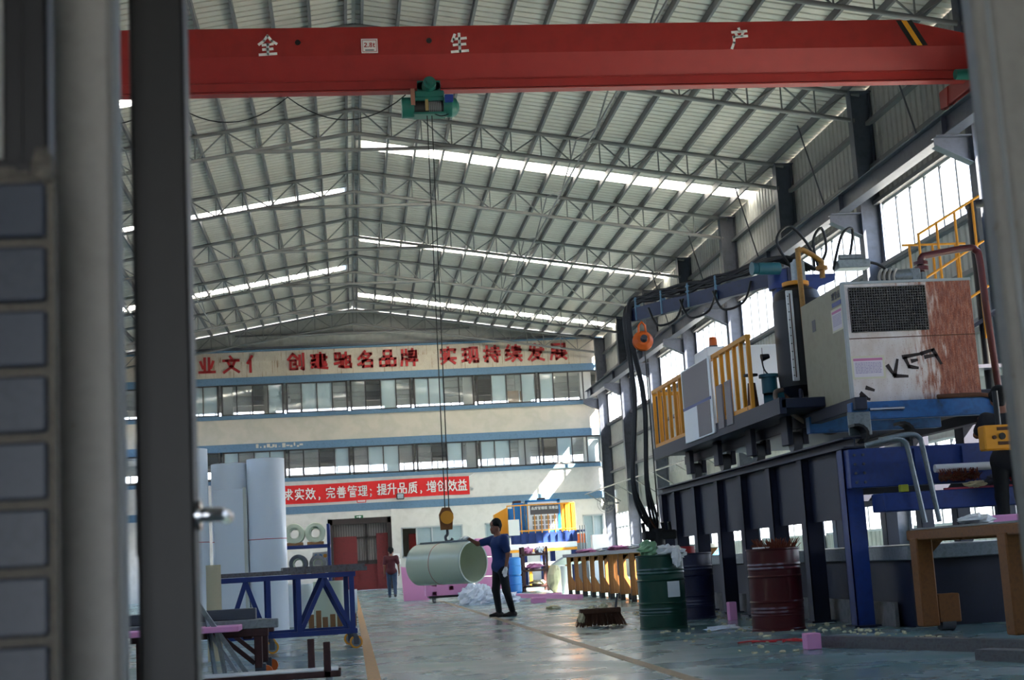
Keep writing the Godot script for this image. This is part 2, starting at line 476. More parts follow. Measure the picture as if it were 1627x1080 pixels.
func _ready() -> void:
	view_and_light()
	paints()
	floor_and_ground()
	roof()
	trusses()
	side_walls()
	columns_and_runways()
	back_wall()
	front_door()
	crane()
	near_press()
	far_end()
	right_floor_things()
	left_floor_things()
	people()

func view_and_light() -> void:
	var cam := Camera3D.new()
	cam.name = "camera"
	add_child(cam)
	cam.position = V(0, 0.9, 0)
	cam.rotation_degrees = V(8.818, -6.81, -3.317)
	var lens := CameraAttributesPhysical.new()
	lens.frustum_focal_length = 50.8
	lens.frustum_focus_distance = 19.0
	lens.exposure_aperture = 6.3
	cam.attributes = lens
	cam.fov = rad_to_deg(2.0 * atan(540.0 / 2286.5))
	cam.near = 0.05
	cam.far = 400.0
	cam.current = true
	var e := Environment.new()
	e.background_mode = Environment.BG_SKY
	var sky := ProceduralSkyMaterial.new()
	sky.sky_top_color = Color(0.62, 0.78, 1.0)
	sky.sky_horizon_color = Color(0.93, 0.96, 1.0)
	sky.sky_curve = 0.25
	sky.ground_horizon_color = Color(0.8, 0.82, 0.84)
	sky.ground_bottom_color = Color(0.55, 0.56, 0.56)
	sky.sky_energy_multiplier = 1.0
	e.sky = Sky.new()
	e.sky.sky_material = sky
	e.background_energy_multiplier = 2.0
	e.tonemap_mode = Environment.TONE_MAPPER_LINEAR
	e.tonemap_exposure = 6.1
	e.sdfgi_enabled = true
	e.ssao_enabled = true
	e.ssil_enabled = true
	var w := WorldEnvironment.new()
	w.name = "environment"
	w.environment = e
	add_child(w)
	var sun := DirectionalLight3D.new()
	sun.name = "sun"
	sun.light_color = Color(1.0, 0.95, 0.87)
	sun.light_energy = 7.0
	sun.light_angular_distance = 0.6
	sun.shadow_enabled = true
	sun.sky_mode = DirectionalLight3D.SKY_MODE_LIGHT_ONLY
	add_child(sun)
	sun.look_at_from_position(Vector3.ZERO, V(-0.86, -1.0, -0.52), Vector3.UP)

func paints() -> void:
	mat("steel_dark", Color(0.27, 0.28, 0.31), 0.55)
	mat("steel_grey", Color(0.42, 0.42, 0.42), 0.55)
	mat("purlin", Color(0.36, 0.36, 0.37), 0.6)
	patchy("sheet", [Color(0.69, 0.67, 0.63), Color(0.74, 0.72, 0.68), Color(0.71, 0.69, 0.65)], [0.0, 0.5, 1.0], 6.0, 0.5, 0.0, 3)
	patchy("wall_sheet", [Color(0.52, 0.53, 0.51), Color(0.6, 0.6, 0.58), Color(0.55, 0.56, 0.55)], [0.0, 0.5, 1.0], 4.0, 0.5, 0.0, 5)
	var sk := mat("skylight", Color(0.95, 0.95, 0.92), 0.6)
	sk.backlight_enabled = true
	sk.backlight = Color(0.98, 0.97, 0.92)
	var gl := mat("glass", Color(0.9, 0.95, 0.95, 0.08), 0.03)
	gl.transparency = BaseMaterial3D.TRANSPARENCY_ALPHA
	var gf := mat("glass_film", Color(0.72, 0.8, 0.83, 0.42), 0.05)
	gf.transparency = BaseMaterial3D.TRANSPARENCY_ALPHA
	mat("alu_dark", Color(0.2, 0.19, 0.19), 0.45)
	mat("alu", Color(0.6, 0.62, 0.63), 0.4)
	mat("mullion_grey", Color(0.22, 0.25, 0.28), 0.6)
	patchy("crane_red", [Color(0.51, 0.075, 0.055), Color(0.56, 0.09, 0.07), Color(0.54, 0.115, 0.095)], [0.0, 0.6, 1.0], 3.0, 0.5, 0.0, 11)
	mat("white", Color(0.86, 0.86, 0.85), 0.5)
	mat("black", Color(0.05, 0.05, 0.055), 0.6)
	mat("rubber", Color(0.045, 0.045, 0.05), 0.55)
	mat("rope", Color(0.13, 0.12, 0.11), 0.7)
	mat("hoist_green", Color(0.05, 0.36, 0.31), 0.45)
	mat("yellow", Color(0.83, 0.55, 0.06), 0.5)
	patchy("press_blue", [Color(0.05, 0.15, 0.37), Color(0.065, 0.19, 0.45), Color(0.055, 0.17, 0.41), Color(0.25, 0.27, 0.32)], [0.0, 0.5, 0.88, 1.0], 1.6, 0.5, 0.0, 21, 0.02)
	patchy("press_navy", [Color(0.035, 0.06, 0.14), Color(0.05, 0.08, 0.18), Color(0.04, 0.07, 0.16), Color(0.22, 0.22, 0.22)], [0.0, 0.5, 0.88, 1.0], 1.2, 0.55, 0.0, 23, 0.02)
	patchy("orange_steel", [Color(0.4, 0.23, 0.06), Color(0.48, 0.29, 0.08), Color(0.44, 0.26, 0.07), Color(0.24, 0.18, 0.12)], [0.0, 0.5, 0.85, 1.0], 0.9, 0.6, 0.0, 25, 0.02)
	mat("pink", Color(0.87, 0.58, 0.74), 0.8)
	mat("cloth_red", Color(0.62, 0.25, 0.33), 0.85)
	patchy("maroon_steel", [Color(0.17, 0.07, 0.07), Color(0.25, 0.11, 0.1), Color(0.2, 0.09, 0.08)], [0.0, 0.5, 1.0], 0.8, 0.6, 0.0, 27)
	patchy("galvanised", [Color(0.4, 0.43, 0.44), Color(0.5, 0.53, 0.54), Color(0.44, 0.46, 0.48)], [0.0, 0.5, 1.0], 0.5, 0.4, 0.5, 29)
	patchy("concrete", [Color(0.36, 0.36, 0.35), Color(0.5, 0.49, 0.48), Color(0.42, 0.42, 0.42)], [0.0, 0.5, 1.0], 1.5, 0.85, 0.0, 31)
	mat("plastic_film", Color(0.93, 0.94, 0.96), 0.3)
	mat("white_sheet", Color(0.92, 0.94, 0.95), 0.28)
	mat("frp", Color(0.78, 0.81, 0.71), 0.3)
	mat("red_string", Color(0.72, 0.1, 0.12), 0.7)
	mat("chrome", Color(0.75, 0.75, 0.77), 0.2, 0.9)
	mat("orange", Color(0.85, 0.38, 0.07), 0.45)
	mat("cardboard", Color(0.55, 0.4, 0.26), 0.85)
	mat("teal", Color(0.07, 0.33, 0.38), 0.45)
	mat("sky_blue", Color(0.1, 0.45, 0.72), 0.4)
	mat("brown_rust", Color(0.3, 0.18, 0.1), 0.85)
	mat("fibre", Color(0.42, 0.18, 0.08), 0.9)

func floor_and_ground() -> void:
	var f := setting("floor", "glossy worn grey-green painted factory floor", "floor")
	var m := mat("floor_paint", Color.WHITE, 0.3)
	m.albedo_texture = noise_tex(41, 0.006, [Color(0.3, 0.47, 0.46), Color(0.41, 0.53, 0.54), Color(0.48, 0.55, 0.56), Color(0.37, 0.51, 0.51)], [0.15, 0.4, 0.6, 0.85], 1024, 6, 30.0)
	m.uv1_triplanar = true
	m.uv1_world_triplanar = true
	m.uv1_scale = Vector3.ONE / 9.0
	m.roughness_texture = noise_tex(43, 0.012, [Color(0.55, 0.55, 0.55), Color(1, 1, 1)], [0.25, 0.8], 512, 5)
	m.roughness = 0.36
	m.heightmap_enabled = true
	m.heightmap_texture = noise_tex(44, 0.03, [Color.BLACK, Color.WHITE], [0.0, 1.0], 512, 3)
	m.heightmap_scale = 0.25
	obj("floor_slab", MB.new().span(V(-13.5, -0.15, 6.5), V(14.2, 0, -74.9)), m, f)
	# the strip of bare dusty concrete beside the press
	patchy("dusty", [Color(0.27, 0.27, 0.25), Color(0.37, 0.36, 0.34), Color(0.31, 0.31, 0.3)], [0.0, 0.5, 1.0], 2.2, 0.55, 0.0, 45)
	var lm := patchy("line_paint", [Color(0.62, 0.44, 0.22), Color(0.74, 0.52, 0.26), Color(0.56, 0.45, 0.3)], [0.1, 0.5, 0.9], 0.8, 0.5, 0.0, 47, 0.02)
	obj("marking_line", MB.new().span(V(0.1, 0, -8), V(0.215, 0.003, -72)), lm, f)
	obj("marking_line", MB.new().span(V(2.36, 0, -8), V(2.47, 0.003, -40)), patchy("line_faded", [Color(0.42, 0.38, 0.3), Color(0.55, 0.43, 0.28), Color(0.4, 0.39, 0.36)], [0.1, 0.5, 0.9], 0.8, 0.45, 0.0, 48, 0.02), f)
	var g := one("ground", MB.new().span(V(-90, -0.4, 60), V(90, -0.16, -150)), mat("outside", Color(0.6, 0.59, 0.56), 0.9), "pale concrete yard around the hall", "ground")
	g.set_meta("kind", "structure")

func roof() -> void:
	var c := setting("ceiling", "white ribbed sheet roof on dark purlins with skylight strips", "ceiling")
	var pitch := 0.95
	var ribs := [[0.0, 0.0], [0.12, 0.0], [0.14, 0.05], [0.18, 0.05], [0.2, 0.0], [0.44, 0.0], [0.46, 0.05], [0.5, 0.05], [0.52, 0.0], [0.76, 0.0], [0.78, 0.05], [0.82, 0.05], [0.84, 0.0], [0.95, 0.0]]
	var made := []
	for side: float in [-1.0, 1.0]:
		var far := 13.5
		for lit in [false, true]:
			var mb := MB.new()
			var at := func(d: float, e: Array, up: float) -> Vector3:
				return V(side * d, -0.16 * d + e[1] + up, -e[0])
			var d0 := 0.3 if lit else 0.05
			for i in ribs.size() - 1:
				var p: Array = ribs[i]
				var q: Array = ribs[i + 1]
				var a: Vector3 = at.call(d0, p, 0.0)
				var b: Vector3 = at.call(far, p, 0.0)
				var cc: Vector3 = at.call(far, q, 0.0)
				var d: Vector3 = at.call(d0, q, 0.0)
				var u := V(0, 0.03, 0)
				if side > 0: mb.quad(d, cc, b, a)
				else: mb.quad(a, b, cc, d)
				if not lit:
					if side > 0: mb.quad(a + u, b + u, cc + u, d + u)
					else: mb.quad(d + u, cc + u, b + u, a + u)
					mb.quad(b, cc, cc + u, b + u)
					mb.quad(a, a + u, d + u, d)
			made.append(mb.mesh())
	var z := -2.2
	while z > -75.6:
		for s in 2:
			var side := -1.0 if s == 0 else 1.0
			var lit := false
			for q: float in ([-37.6, -50.9, -64.2] if s == 0 else [-44.9, -58.2, -70.6]):
				if absf(z - 0.47 - (q - 0.5)) < 0.476: lit = true
			put("skylight_sheet" if lit else "roof_sheet", made[s * 2 + (1 if lit else 0)], mats["skylight" if lit else "sheet"], c, Transform3D(Basis(), V(XR, 14.65, z)))
		z -= pitch
	obj("ridge_cap", MB.new().span(V(XR - 0.36, 14.69, -2.2), V(XR + 0.36, 14.72, -75.6)), mats["wall_sheet"], c)
	var beam := MB.new().box(Vector3.ZERO, V(0.07, 0.2, 73.2)).mesh()
	for side: float in [-1.0, 1.0]:
		for k in 15:
			var d := 0.2 + 0.885 * k
			put("purlin", beam, mats["purlin"], c, Transform3D(Basis(), V(XR + side * d, 14.65 - 0.16 * d - 0.105, -38.9)))

func trusses() -> void:
	var t := thing("roof_truss", "grey steel lattice roof truss spanning the hall under the purlins", "truss", V(XR, 0, -34.5), 0, "roof trusses across the hall")
	var m: Material = mats["steel_grey"]
	for s: float in [-1.0, 1.0]:
		var top := func(d: float) -> Vector3: return V(s * d, 14.4 - 0.16 * d, 0)
		var low := func(d: float) -> Vector3: return V(s * d, 13.68 - 0.16 * d, 0)
		obj("top_chord", MB.new().cyl(top.call(0), top.call(12.9), 0.065, -1, 8), m, t)
		obj("bottom_chord", MB.new().cyl(low.call(0), low.call(12.7), 0.06, -1, 8), m, t)
		for k in 14:
			var d := 0.2 + 0.885 * k
			obj("web_bar", MB.new().cyl(top.call(d), low.call(d), 0.022, -1, 6, false), m, t)
			var e := d + 0.885
			if k < 14 - 1 or true:
				if k % 2 == 0: obj("web_bar", MB.new().cyl(top.call(d), low.call(minf(e, 12.7)), 0.024, -1, 6, false), m, t)
				else: obj("web_bar", MB.new().cyl(low.call(d), top.call(minf(e, 12.8)), 0.024, -1, 6, false), m, t)
	obj("tie_bar", MB.new().cyl(V(-3.15, 13.17, 0), V(3.15, 13.17, 0), 0.06, -1, 8), m, t)
	obj("king_post", MB.new().cyl(V(0, 13.17, 0), V(0, 14.4, 0), 0.03, -1, 6), m, t)
	for k in [-1, 1, 2, 3, 4, 5, 6]:
		copy_of(t, "roof_truss", V(XR, 0, -34.5 - BAY * k - (-0.25 if k == 6 else 0.0)), 0)
	for x: float in [7.2, -6.0]:
		for k in 6:
			var z0 := -27.85 - BAY * k
			var yt := 14.4 - 0.16 * absf(x - XR)
			var b := thing("roof_brace", "thin grey bracing bars running lengthwise between two roof trusses", "brace", V(x, yt, z0), 0, "lengthwise roof bracing")
			obj("rail", MB.new().cyl(V(0, -0.72, 0), V(0, -0.72, -BAY), 0.028, -1, 6), m, b)
			obj("strut", MB.new().cyl(V(0, -0.02, 0), V(0, -0.72, -BAY * 0.5), 0.024, -1, 6), m, b)
			obj("strut", MB.new().cyl(V(0, -0.72, -BAY * 0.5), V(0, -0.02, -BAY), 0.024, -1, 6), m, b)
	# thin sag rods between the purlins near the eave
	for side: float in [1.0]:
		for k in 6:
			var z := -31.1 - BAY * k
			var r := one("sag_rod", MB.new().cyl(V(12.9, 12.55, z), V(13.6, 9.7, z), 0.022, -1, 6), mats["steel_dark"], "slim rod slanting from the eave down to the right wall rail", "rod", "eave rods along the right wall")
			r.set_meta("kind", "structure")

func ribbed(w: float, h: float) -> ArrayMesh:
	# an upright ribbed sheet in the y-z plane whose face looks along -x; origin at its lower corner, running to -z
	var mb := MB.new()
	var prof := []
	var n := int(round(w / 0.3))
	for i in n:
		var z := w * i / n
		prof.append_array([[z, 0.0], [z + 0.2, 0.0], [z + 0.225, 0.03], [z + 0.275, 0.03]])
	prof.append([w, 0.0])
	for i in prof.size() - 1:
		var a: Array = prof[i]
		var b: Array = prof[i + 1]
		mb.quad(V(a[1], 0, -a[0]), V(a[1], h, -a[0]), V(b[1], h, -b[0]), V(b[1], 0, -b[0]))
		mb.quad(V(0.06, 0, -b[0]), V(0.06, h, -b[0]), V(0.06, h, -a[0]), V(0.06, 0, -a[0]))
	mb.quad(V(0, h, 0), V(0.06, h, 0), V(0.06, h, -w), V(0, h, -w))
	return mb.mesh()

func side_walls() -> void:
	var names := 0
	for side: float in [1.0, -1.0]:
		var right := side > 0
		var x0 := EAVE_X if right else 2.0 * XR - EAVE_X
		var w := setting("wall_right" if right else "wall_left", "grey ribbed sheet side wall %s the press line" % ["behind" if right else "opposite"], "wall")
		var face := Basis() if right else Basis(Vector3.UP, PI)
		var sw := BAY / 7.0
		var high := ribbed(sw, 3.09)
		var low := ribbed(sw, 3.45)
		var foot := ribbed(sw, 1.2)
		for k in range(-5, 7):
			var z0 := -34.5 - BAY * (k - 1)   # the near end of the bay
			var z1 := z0 - BAY
			if z0 > -1.0: z0 = -2.2
			for i in 7:
				var z := z0 - sw * i
				if z - sw < -74.6 or z > -2.0: continue
				var zz := z if right else z - sw
				put("cladding_sheet", high, mats["wall_sheet"], w, Transform3D(face, V(x0, 9.42, zz)))
				put("cladding_sheet", low, mats["wall_sheet"], w, Transform3D(face, V(x0, 4.38, zz)))
				put("cladding_sheet", foot, mats["wall_sheet"], w, Transform3D(face, V(x0, 0.0, zz)))
			if z0 > -5:
				for yy: Array in [[1.2, 3.2], [7.83, 9.42]]:
					obj("closed_panel", MB.new().span(V(x0, yy[0], z0), V(x0 + side * 0.06, yy[1], z1)), mats["wall_sheet"], w)
			# glazing of this bay: a high band and a low band
			if z1 < -75 or z0 > -5: continue
			if not right and z0 > -45:
				obj("closed_panel", MB.new().span(V(x0, 1.2, z0), V(x0 + side * 0.06, 3.2, z1)), mats["wall_sheet"], w)
			for band in 2:
				if band == 1 and not right and z0 > -45: continue
				if band == 0 and right and z0 > -14:
					obj("closed_panel", MB.new().span(V(x0, 7.83, z0), V(x0 + side * 0.06, 9.42, z1)), mats["wall_sheet"], w)  # unseen bay closed off to keep the sun off the press apron
					continue
				var y0 := 7.86 if band == 0 else 1.2
				var y1 := 9.4 if band == 0 else 3.2
				names += 1
				var o := setting("window_%d" % names, ("tall white-lit window band under the crane rail" if band == 0 else "low wide window behind the machines") + (" of the right wall" if right else " of the left wall, added to bring in light"), "window")  # the left wall bands are unseen, put in for more light
				o.set_meta("group", "window bands of the side walls")
				var za := z0 - 0.2
				var zb := maxf(z1 + 0.2, -74.4)
				var xm := x0 + side * 0.03
				var fr := MB.new()
				fr.span(V(xm - 0.04, y0, za), V(xm + 0.04, y0 + 0.06, zb)).span(V(xm - 0.04, y1 - 0.06, za), V(xm + 0.04, y1, zb))
				fr.span(V(xm - 0.04, y0, za), V(xm + 0.04, y1, za - 0.06)).span(V(xm - 0.04, y0, zb + 0.06), V(xm + 0.04, y1, zb))
				obj("window_frame", fr, mats["alu"], o)
				for i in 7:
					var a := lerpf(za, zb, i / 7.0)
					var b := lerpf(za, zb, (i + 1) / 7.0)
					if i > 0: obj("mullion", MB.new().span(V(xm - 0.03, y0, a - 0.035), V(xm + 0.03, y1, a + 0.035)), mats["mullion_grey"], o)
					obj("pane", MB.new().span(V(xm - 0.003, y0 + 0.05, a - 0.02), V(xm + 0.003, y1 - 0.05, b + 0.02)), mats["glass"], o)
				if band == 1: obj("transom", MB.new().span(V(xm - 0.03, 2.4, za), V(xm + 0.03, 2.46, zb)), mats["alu"], o)
		for y: float in [11.55, 10.4, 9.45, 7.8, 6.6, 5.3]:
			obj("girt", MB.new().span(V(x0 - side * 0.16, y - 0.05, -2.3), V(x0 - side * 0.005, y + 0.05, -74.5)), mats["purlin"], w)
		obj("sill_wall", MB.new().span(V(x0 + side * 0.07, 3.2, -2.2), V(x0 + side * 0.12, 4.4, -74.5)), mats["wall_sheet"], w)
		obj("sill_flashing", MB.new().span(V(x0 - side * 0.12, 7.72, -2.2), V(x0 + side * 0.1, 7.86, -74.5)), mats["steel_dark"], w)
	# the sheet awning and its struts along the right wall
	var c := thing("awning", "pale sheet awning on struts over the low right windows", "awning", V(13.16, 4.2, -74))
	obj("awning_sheet", MB.new().quad_sheet(V(-1.0, 0.0, 0), V(0, 0.3, 0), 34.0), mats["wall_sheet"], c)
	for k in 9:
		obj("strut", MB.new().cyl(V(-0.95, 0.02, 0.5 + k * 4.1), V(0, -0.6, 0.5 + k * 4.1), 0.025, -1, 6), mats["steel_grey"], c)

func columns_and_runways() -> void:
	var m: Material = patchy("column_paint", [Color(0.2, 0.22, 0.26), Color(0.26, 0.28, 0.33), Color(0.23, 0.25, 0.29)], [0.0, 0.5, 1.0], 2.0, 0.45, 0.0, 51)
	var t := thing("steel_column", "dark grey H-section steel column carrying the crane rail bracket", "column", V(13.2, 0, -34.5), 0, "columns along the side walls")
	var shaft := MB.new()
	shaft.span(V(0, 0, -0.16), V(0.025, 12.35, 0.16)).span(V(0.5, 0, -0.16), V(0.525, 12.35, 0.16)).span(V(0.02, 0, -0.012), V(0.505, 12.35, 0.012))
	obj("shaft", shaft, m, t)
	obj("cap_plate", MB.new().span(V(-0.04, 12.35, -0.2), V(0.55, 12.38, 0.2)), m, t)
	obj("base_plate", MB.new().span(V(-0.08, 0, -0.24), V(0.55, 0.03, 0.24)), m, t)
	var br := MB.new()
	br.prism(PackedVector2Array([Vector2(0, 8.6), Vector2(0, 9.18), Vector2(-0.78, 9.18), Vector2(-0.78, 8.98)]), Transform3D(Basis(), V(0, 0, -0.012)), 0.024)
	br.span(V(-0.78, 9.16, -0.14), V(0, 9.19, 0.14))
	br.bar(V(-0.78, 8.97, 0), V(0, 8.59, 0), 0.26, 0.02)
	obj("bracket", br, m, t)
	for k in [-1, 1, 2, 3, 4, 5, 6]:
		copy_of(t, "steel_column", V(13.2, 0, -34.5 - BAY * k - (-0.3 if k == 6 else 0.0)), 0)
	for k in range(-1, 7):
		copy_of(t, "steel_column", V(2.0 * XR - 13.2, 0, -34.5 - BAY * k - (-0.3 if k == 6 else 0.0)), PI)
	for side: float in [1.0, -1.0]:
		var x := XR + side * 12.15
		var r := thing("crane_runway", "long dark steel crane rail beam on the %s column brackets" % ["right" if side > 0 else "left"], "rail beam", V(x, 0, 0))
		obj("beam", MB.new().ibeam(V(0, 9.42, -4), V(0, 9.42, -74.6), 0.3, 0.45, 0.022), m, r)
		obj("rail", MB.new().span(V(-0.03, 9.645, -4), V(0.03, 9.7, -74.6)), mats["steel_grey"], r)
		for k in 9:
			obj("stiffener", MB.new().span(V(-0.13, 9.22, -27.85 - k * BAY * 0.97 + 0.01), V(0.13, 9.62, -27.85 - k * BAY * 0.97 - 0.01)), m, r)

func stained_image() -> ImageTexture:
	# cream wall paint with rust runs and specks of dirt
	var w := 1024
	var h := 256
	var im := Image.create(w, h, false, Image.FORMAT_RGB8)
	var f := FastNoiseLite.new()
	f.seed = 61
	f.frequency = 0.01
	var g := FastNoiseLite.new()
	g.seed = 62
	g.frequency = 0.05
	for y in h:
		for x in w:
			var c := Color(0.72, 0.69, 0.63).lerp(Color(0.62, 0.58, 0.53), clampf(0.5 + f.get_noise_2d(x, y), 0, 1) * 0.6)
			var run := g.get_noise_2d(x * 2.2, y * 0.06)
			var s := smoothstep(0.24, 0.6, run) * clampf(0.55 + g.get_noise_2d(x * 0.4, y * 0.5 + 300.0), 0.0, 1.0)
			c = c.lerp(Color(0.38, 0.25, 0.15), s * 0.75)
			if g.get_noise_2d(x * 6.0 + 99.0, y * 6.0) > 0.52: c = c.lerp(Color(0.28, 0.22, 0.18), 0.6)
			im.set_pixel(x, y, c)
	return ImageTexture.create_from_image(im)

func back_wall() -> void:
	var zf := -74.8
	var xl := -13.0
	var xr := 13.75
	var w := setting("wall_back", "three-storey cream office front with blue bands closing the hall", "wall")
	var stain := mat("stained_cream", Color.WHITE, 0.75)
	stain.albedo_texture = stained_image()
	stain.uv1_triplanar = true
	stain.uv1_world_triplanar = true
	stain.uv1_scale = V(1.0 / 12.0, 1.0 / 3.0, 1.0 / 12.0)
	var cream: Material = patchy("cream", [Color(0.68, 0.65, 0.6), Color(0.71, 0.68, 0.63), Color(0.67, 0.65, 0.6), Color(0.71, 0.68, 0.64)], [0.0, 0.4, 0.7, 1.0], 9.0, 0.75, 0.0, 63)
	var white: Material = patchy("white_wall", [Color(0.72, 0.71, 0.69), Color(0.77, 0.76, 0.74), Color(0.74, 0.73, 0.71)], [0.0, 0.5, 1.0], 5.0, 0.75, 0.0, 64)
	var blue: Material = patchy("band_blue", [Color(0.29, 0.4, 0.49), Color(0.33, 0.45, 0.55), Color(0.31, 0.42, 0.51), Color(0.52, 0.54, 0.54)], [0.05, 0.5, 0.93, 1.0], 2.5, 0.7, 0.0, 65, 0.02)
	var slab := func(y0: float, y1: float, m: Material, out := 0.0) -> void:
		obj("wall_panel", MB.new().span(V(xl, y0, zf - 0.24), V(xr, y1, zf + out)), m, w)
	slab.call(11.18, 12.5, stain)
	slab.call(12.5, 12.6, blue, 0.05)
	slab.call(10.81, 11.18, blue, 0.03)
	slab.call(9.01, 9.21, blue, 0.06)
	slab.call(7.74, 9.01, cream)
	slab.call(7.35, 7.74, blue, 0.03)
	slab.call(5.7, 5.89, blue, 0.06)
	slab.call(4.41, 5.7, white)
	slab.call(4.03, 4.41, blue, 0.04)
	# flaked paint on the middle band
	for i in 14:
		var x := -4.6 + i * 0.17 + 0.05 * sin(i * 7.0)
		obj("bare_patch", MB.new().span(V(x, 7.5 + 0.07 * sin(i * 3.1), zf + 0.03), V(x + 0.13 + 0.05 * sin(i * 5.0), 7.62 + 0.08 * cos(i * 2.3), zf + 0.034)), cream, w)
	# ground storey: wall with a doorway and windows
	var ops := [[-1.1, 2.14, 0.0, 3.66], [2.62, 5.81, 1.5, 3.06], [6.95, 8.3, 1.5, 3.06], [12.1, 13.2, 1.2, 3.2]]
	var px := xl
	for o: Array in ops:
		obj("wall_panel", MB.new().span(V(px, 0, zf - 0.24), V(o[0], 4.03, zf)), white, w)
		if o[2] > 0: obj("wall_panel", MB.new().span(V(o[0], 0, zf - 0.24), V(o[1], o[2], zf)), white, w)
		obj("wall_panel", MB.new().span(V(o[0], o[3], zf - 0.24), V(o[1], 4.03, zf)), white, w)
		px = o[1]
	obj("wall_panel", MB.new().span(V(px, 0, zf - 0.24), V(xr, 4.03, zf)), white, w)
	obj("pilaster", MB.new().span(V(2.14, 0, zf), V(2.42, 4.03, zf + 0.12)), white, w)
	# gable sheets above
	var n := 30
	for i in n:
		var a := lerpf(xl, xr, i / float(n))
		var b := lerpf(xl, xr, (i + 1) / float(n))
		var g := MB.new()
		var ya := roof_y(a) - 0.05
		var yb := roof_y(b) - 0.05
		g.prism(PackedVector2Array([Vector2(a, 12.6), Vector2(b, 12.6), Vector2(b, yb), Vector2(a, ya)]), Transform3D(Basis(), V(0, 0, zf - 0.2)), 0.1)
		for q in 3:
			var x := lerpf(a, b, (q + 0.5) / 3.0)
			g.span(V(x - 0.03, 12.6, zf - 0.1), V(x + 0.03, roof_y(x) - 0.07, zf - 0.06))
		obj("gable_sheet", g, mats["wall_sheet"], w)
	obj("gable_rail", MB.new().span(V(xl, 12.62, zf - 0.05), V(xr, 12.72, zf + 0.1)), mats["steel_dark"], w)
	obj("gable_rail", MB.new().span(V(-5.5, 13.3, zf - 0.05), V(6.7, 13.38, zf + 0.06)), mats["purlin"], w)
	# rooms behind the glass
	var room: Material = mat("room_white", Color(0.72, 0.72, 0.7), 0.8)
	for y: float in [12.4, 11.0, 7.5, 4.2]:
		obj("floor_slab", MB.new().span(V(xl, y - 0.15, zf - 8.2), V(xr, y + 0.1, zf - 0.24)), room, w)
	var rear := [[0.0, 1.0], [3.0, 6.58], [6.95, 9.95], [10.3, 12.5]]
	for r: Array in rear:
		obj("rear_wall", MB.new().span(V(xl, r[0], zf - 8.2), V(xr, r[1], zf - 8.0)), room, w)
	for i in 28:
		var x := xl + 0.9 + i * 0.96
		obj("rear_mullion", MB.new().span(V(x - 0.03, 6.1, zf - 8.15), V(x + 0.03, 10.7, zf - 8.05)), mats["alu_dark"], w)
	obj("rear_wall", MB.new().span(V(xl, 0, zf - 6.2), V(xr, 4.1, zf - 6.0)), room, w)
	for x: float in [-10.2, -6.1, -3.9, 2.4, 6.6, 9.4, 12.9]:
		obj("pillar", MB.new().span(V(x - 0.3, 4.3, zf - 1.6), V(x + 0.3, 12.3, zf - 1.1)), room, w)
	for y: float in [10.55, 7.1]:
		for z: float in [-2.4, -4.6, -6.6]:
			obj("ceiling_beam", MB.new().span(V(xl, y - 0.05, zf + z - 0.2), V(xr, y + 0.4, zf + z)), room, w)
	for x: float in [xl - 0.1, xr + 0.1]:
		obj("end_wall", MB.new().span(V(x - 0.1, 0, zf - 8.2), V(x + 0.1, 12.5, zf - 0.24)), room, w)
	# ribbon windows of the two upper storeys
	var wn := 40
	for row in 2:
		var y0 := 9.21 if row == 0 else 5.89
		var y1 := 10.81 if row == 0 else 7.35
		var x := -12.9
		var k := 0
		while x < 13.4:
			var x1 := minf(x + 3.18, 13.6)
			wn += 1
			var o := setting("window_%d" % wn, "dark framed sliding window of the %s office floor" % ["top" if row == 0 else "middle"], "window")
			o.set_meta("group", "office ribbon windows of the %s floor" % ["top" if row == 0 else "middle"])
			var fr := MB.new()
			fr.span(V(x, y0, zf - 0.14), V(x1, y0 + 0.07, zf - 0.02)).span(V(x, y1 - 0.07, zf - 0.14), V(x1, y1, zf - 0.02))
			fr.span(V(x, y0, zf - 0.14), V(x + 0.09, y1, zf - 0.02)).span(V(x1 - 0.09, y0, zf - 0.14), V(x1, y1, zf - 0.02))
			obj("window_frame", fr, mats["alu_dark"], o)
			for i in 4:
				var a := lerpf(x, x1, i / 4.0)
				var b := lerpf(x, x1, (i + 1) / 4.0)
				if i > 0: obj("mullion", MB.new().span(V(a - 0.03, y0, zf - 0.12), V(a + 0.03, y1, zf - 0.03)), mats["alu_dark"], o)
				var h := (k * 5 + i * 3 + row * 2) % 7
				if h == 2: continue          # a sash that stands open
				obj("pane", MB.new().span(V(a + 0.02, y0 + 0.06, zf - 0.09), V(b - 0.02, y1 - 0.06, zf - 0.084)), mats["glass_film" if h in [0, 4, 5] else "glass"], o)
			x += 3.3
			k += 1
	var lamp_at := [V(-2.9, 10.05, zf - 1.4), V(4.23, 10.1, zf - 1.4), V(11.15, 10.15, zf - 1.4)]
	for p: Vector3 in lamp_at:
		var l := thing("pendant_lamp", "small white bulb lamp hanging behind the top office windows", "lamp", p, 0, "bulb lamps behind the top office windows")
		obj("cord", MB.new().cyl(V(0, 0.2, 0), V(0, 0.8, 0), 0.012, -1, 6), mats["black"], l)
		obj("socket", MB.new().cyl(V(0, 0.08, 0), V(0, 0.22, 0), 0.04, -1, 10), mats["black"], l)
		obj("bulb", MB.new().ball(Vector3.ZERO, V(0.09, 0.13, 0.09)), mats["white"], l)
	for q: Array in [[8.6, 9.2, 0.75], [9.25, 9.85, 0.72]]:
		one("board_panel", MB.new().cbox(V(q[0], 9.05, zf - 0.62), V(q[1], 9.2 + q[2], zf - 0.58), 0.004), mat("board_tan", Color(0.5, 0.36, 0.2), 0.8), "tan board leaning inside the top office window", "board", "tan boards in the top office window").set_meta("kind", "structure")
	# red raised slogan letters
	var sign := thing("slogan_lettering", "large red raised slogan letters on the stained cream band", "lettering", V(0, 11.42, zf + 0.004))
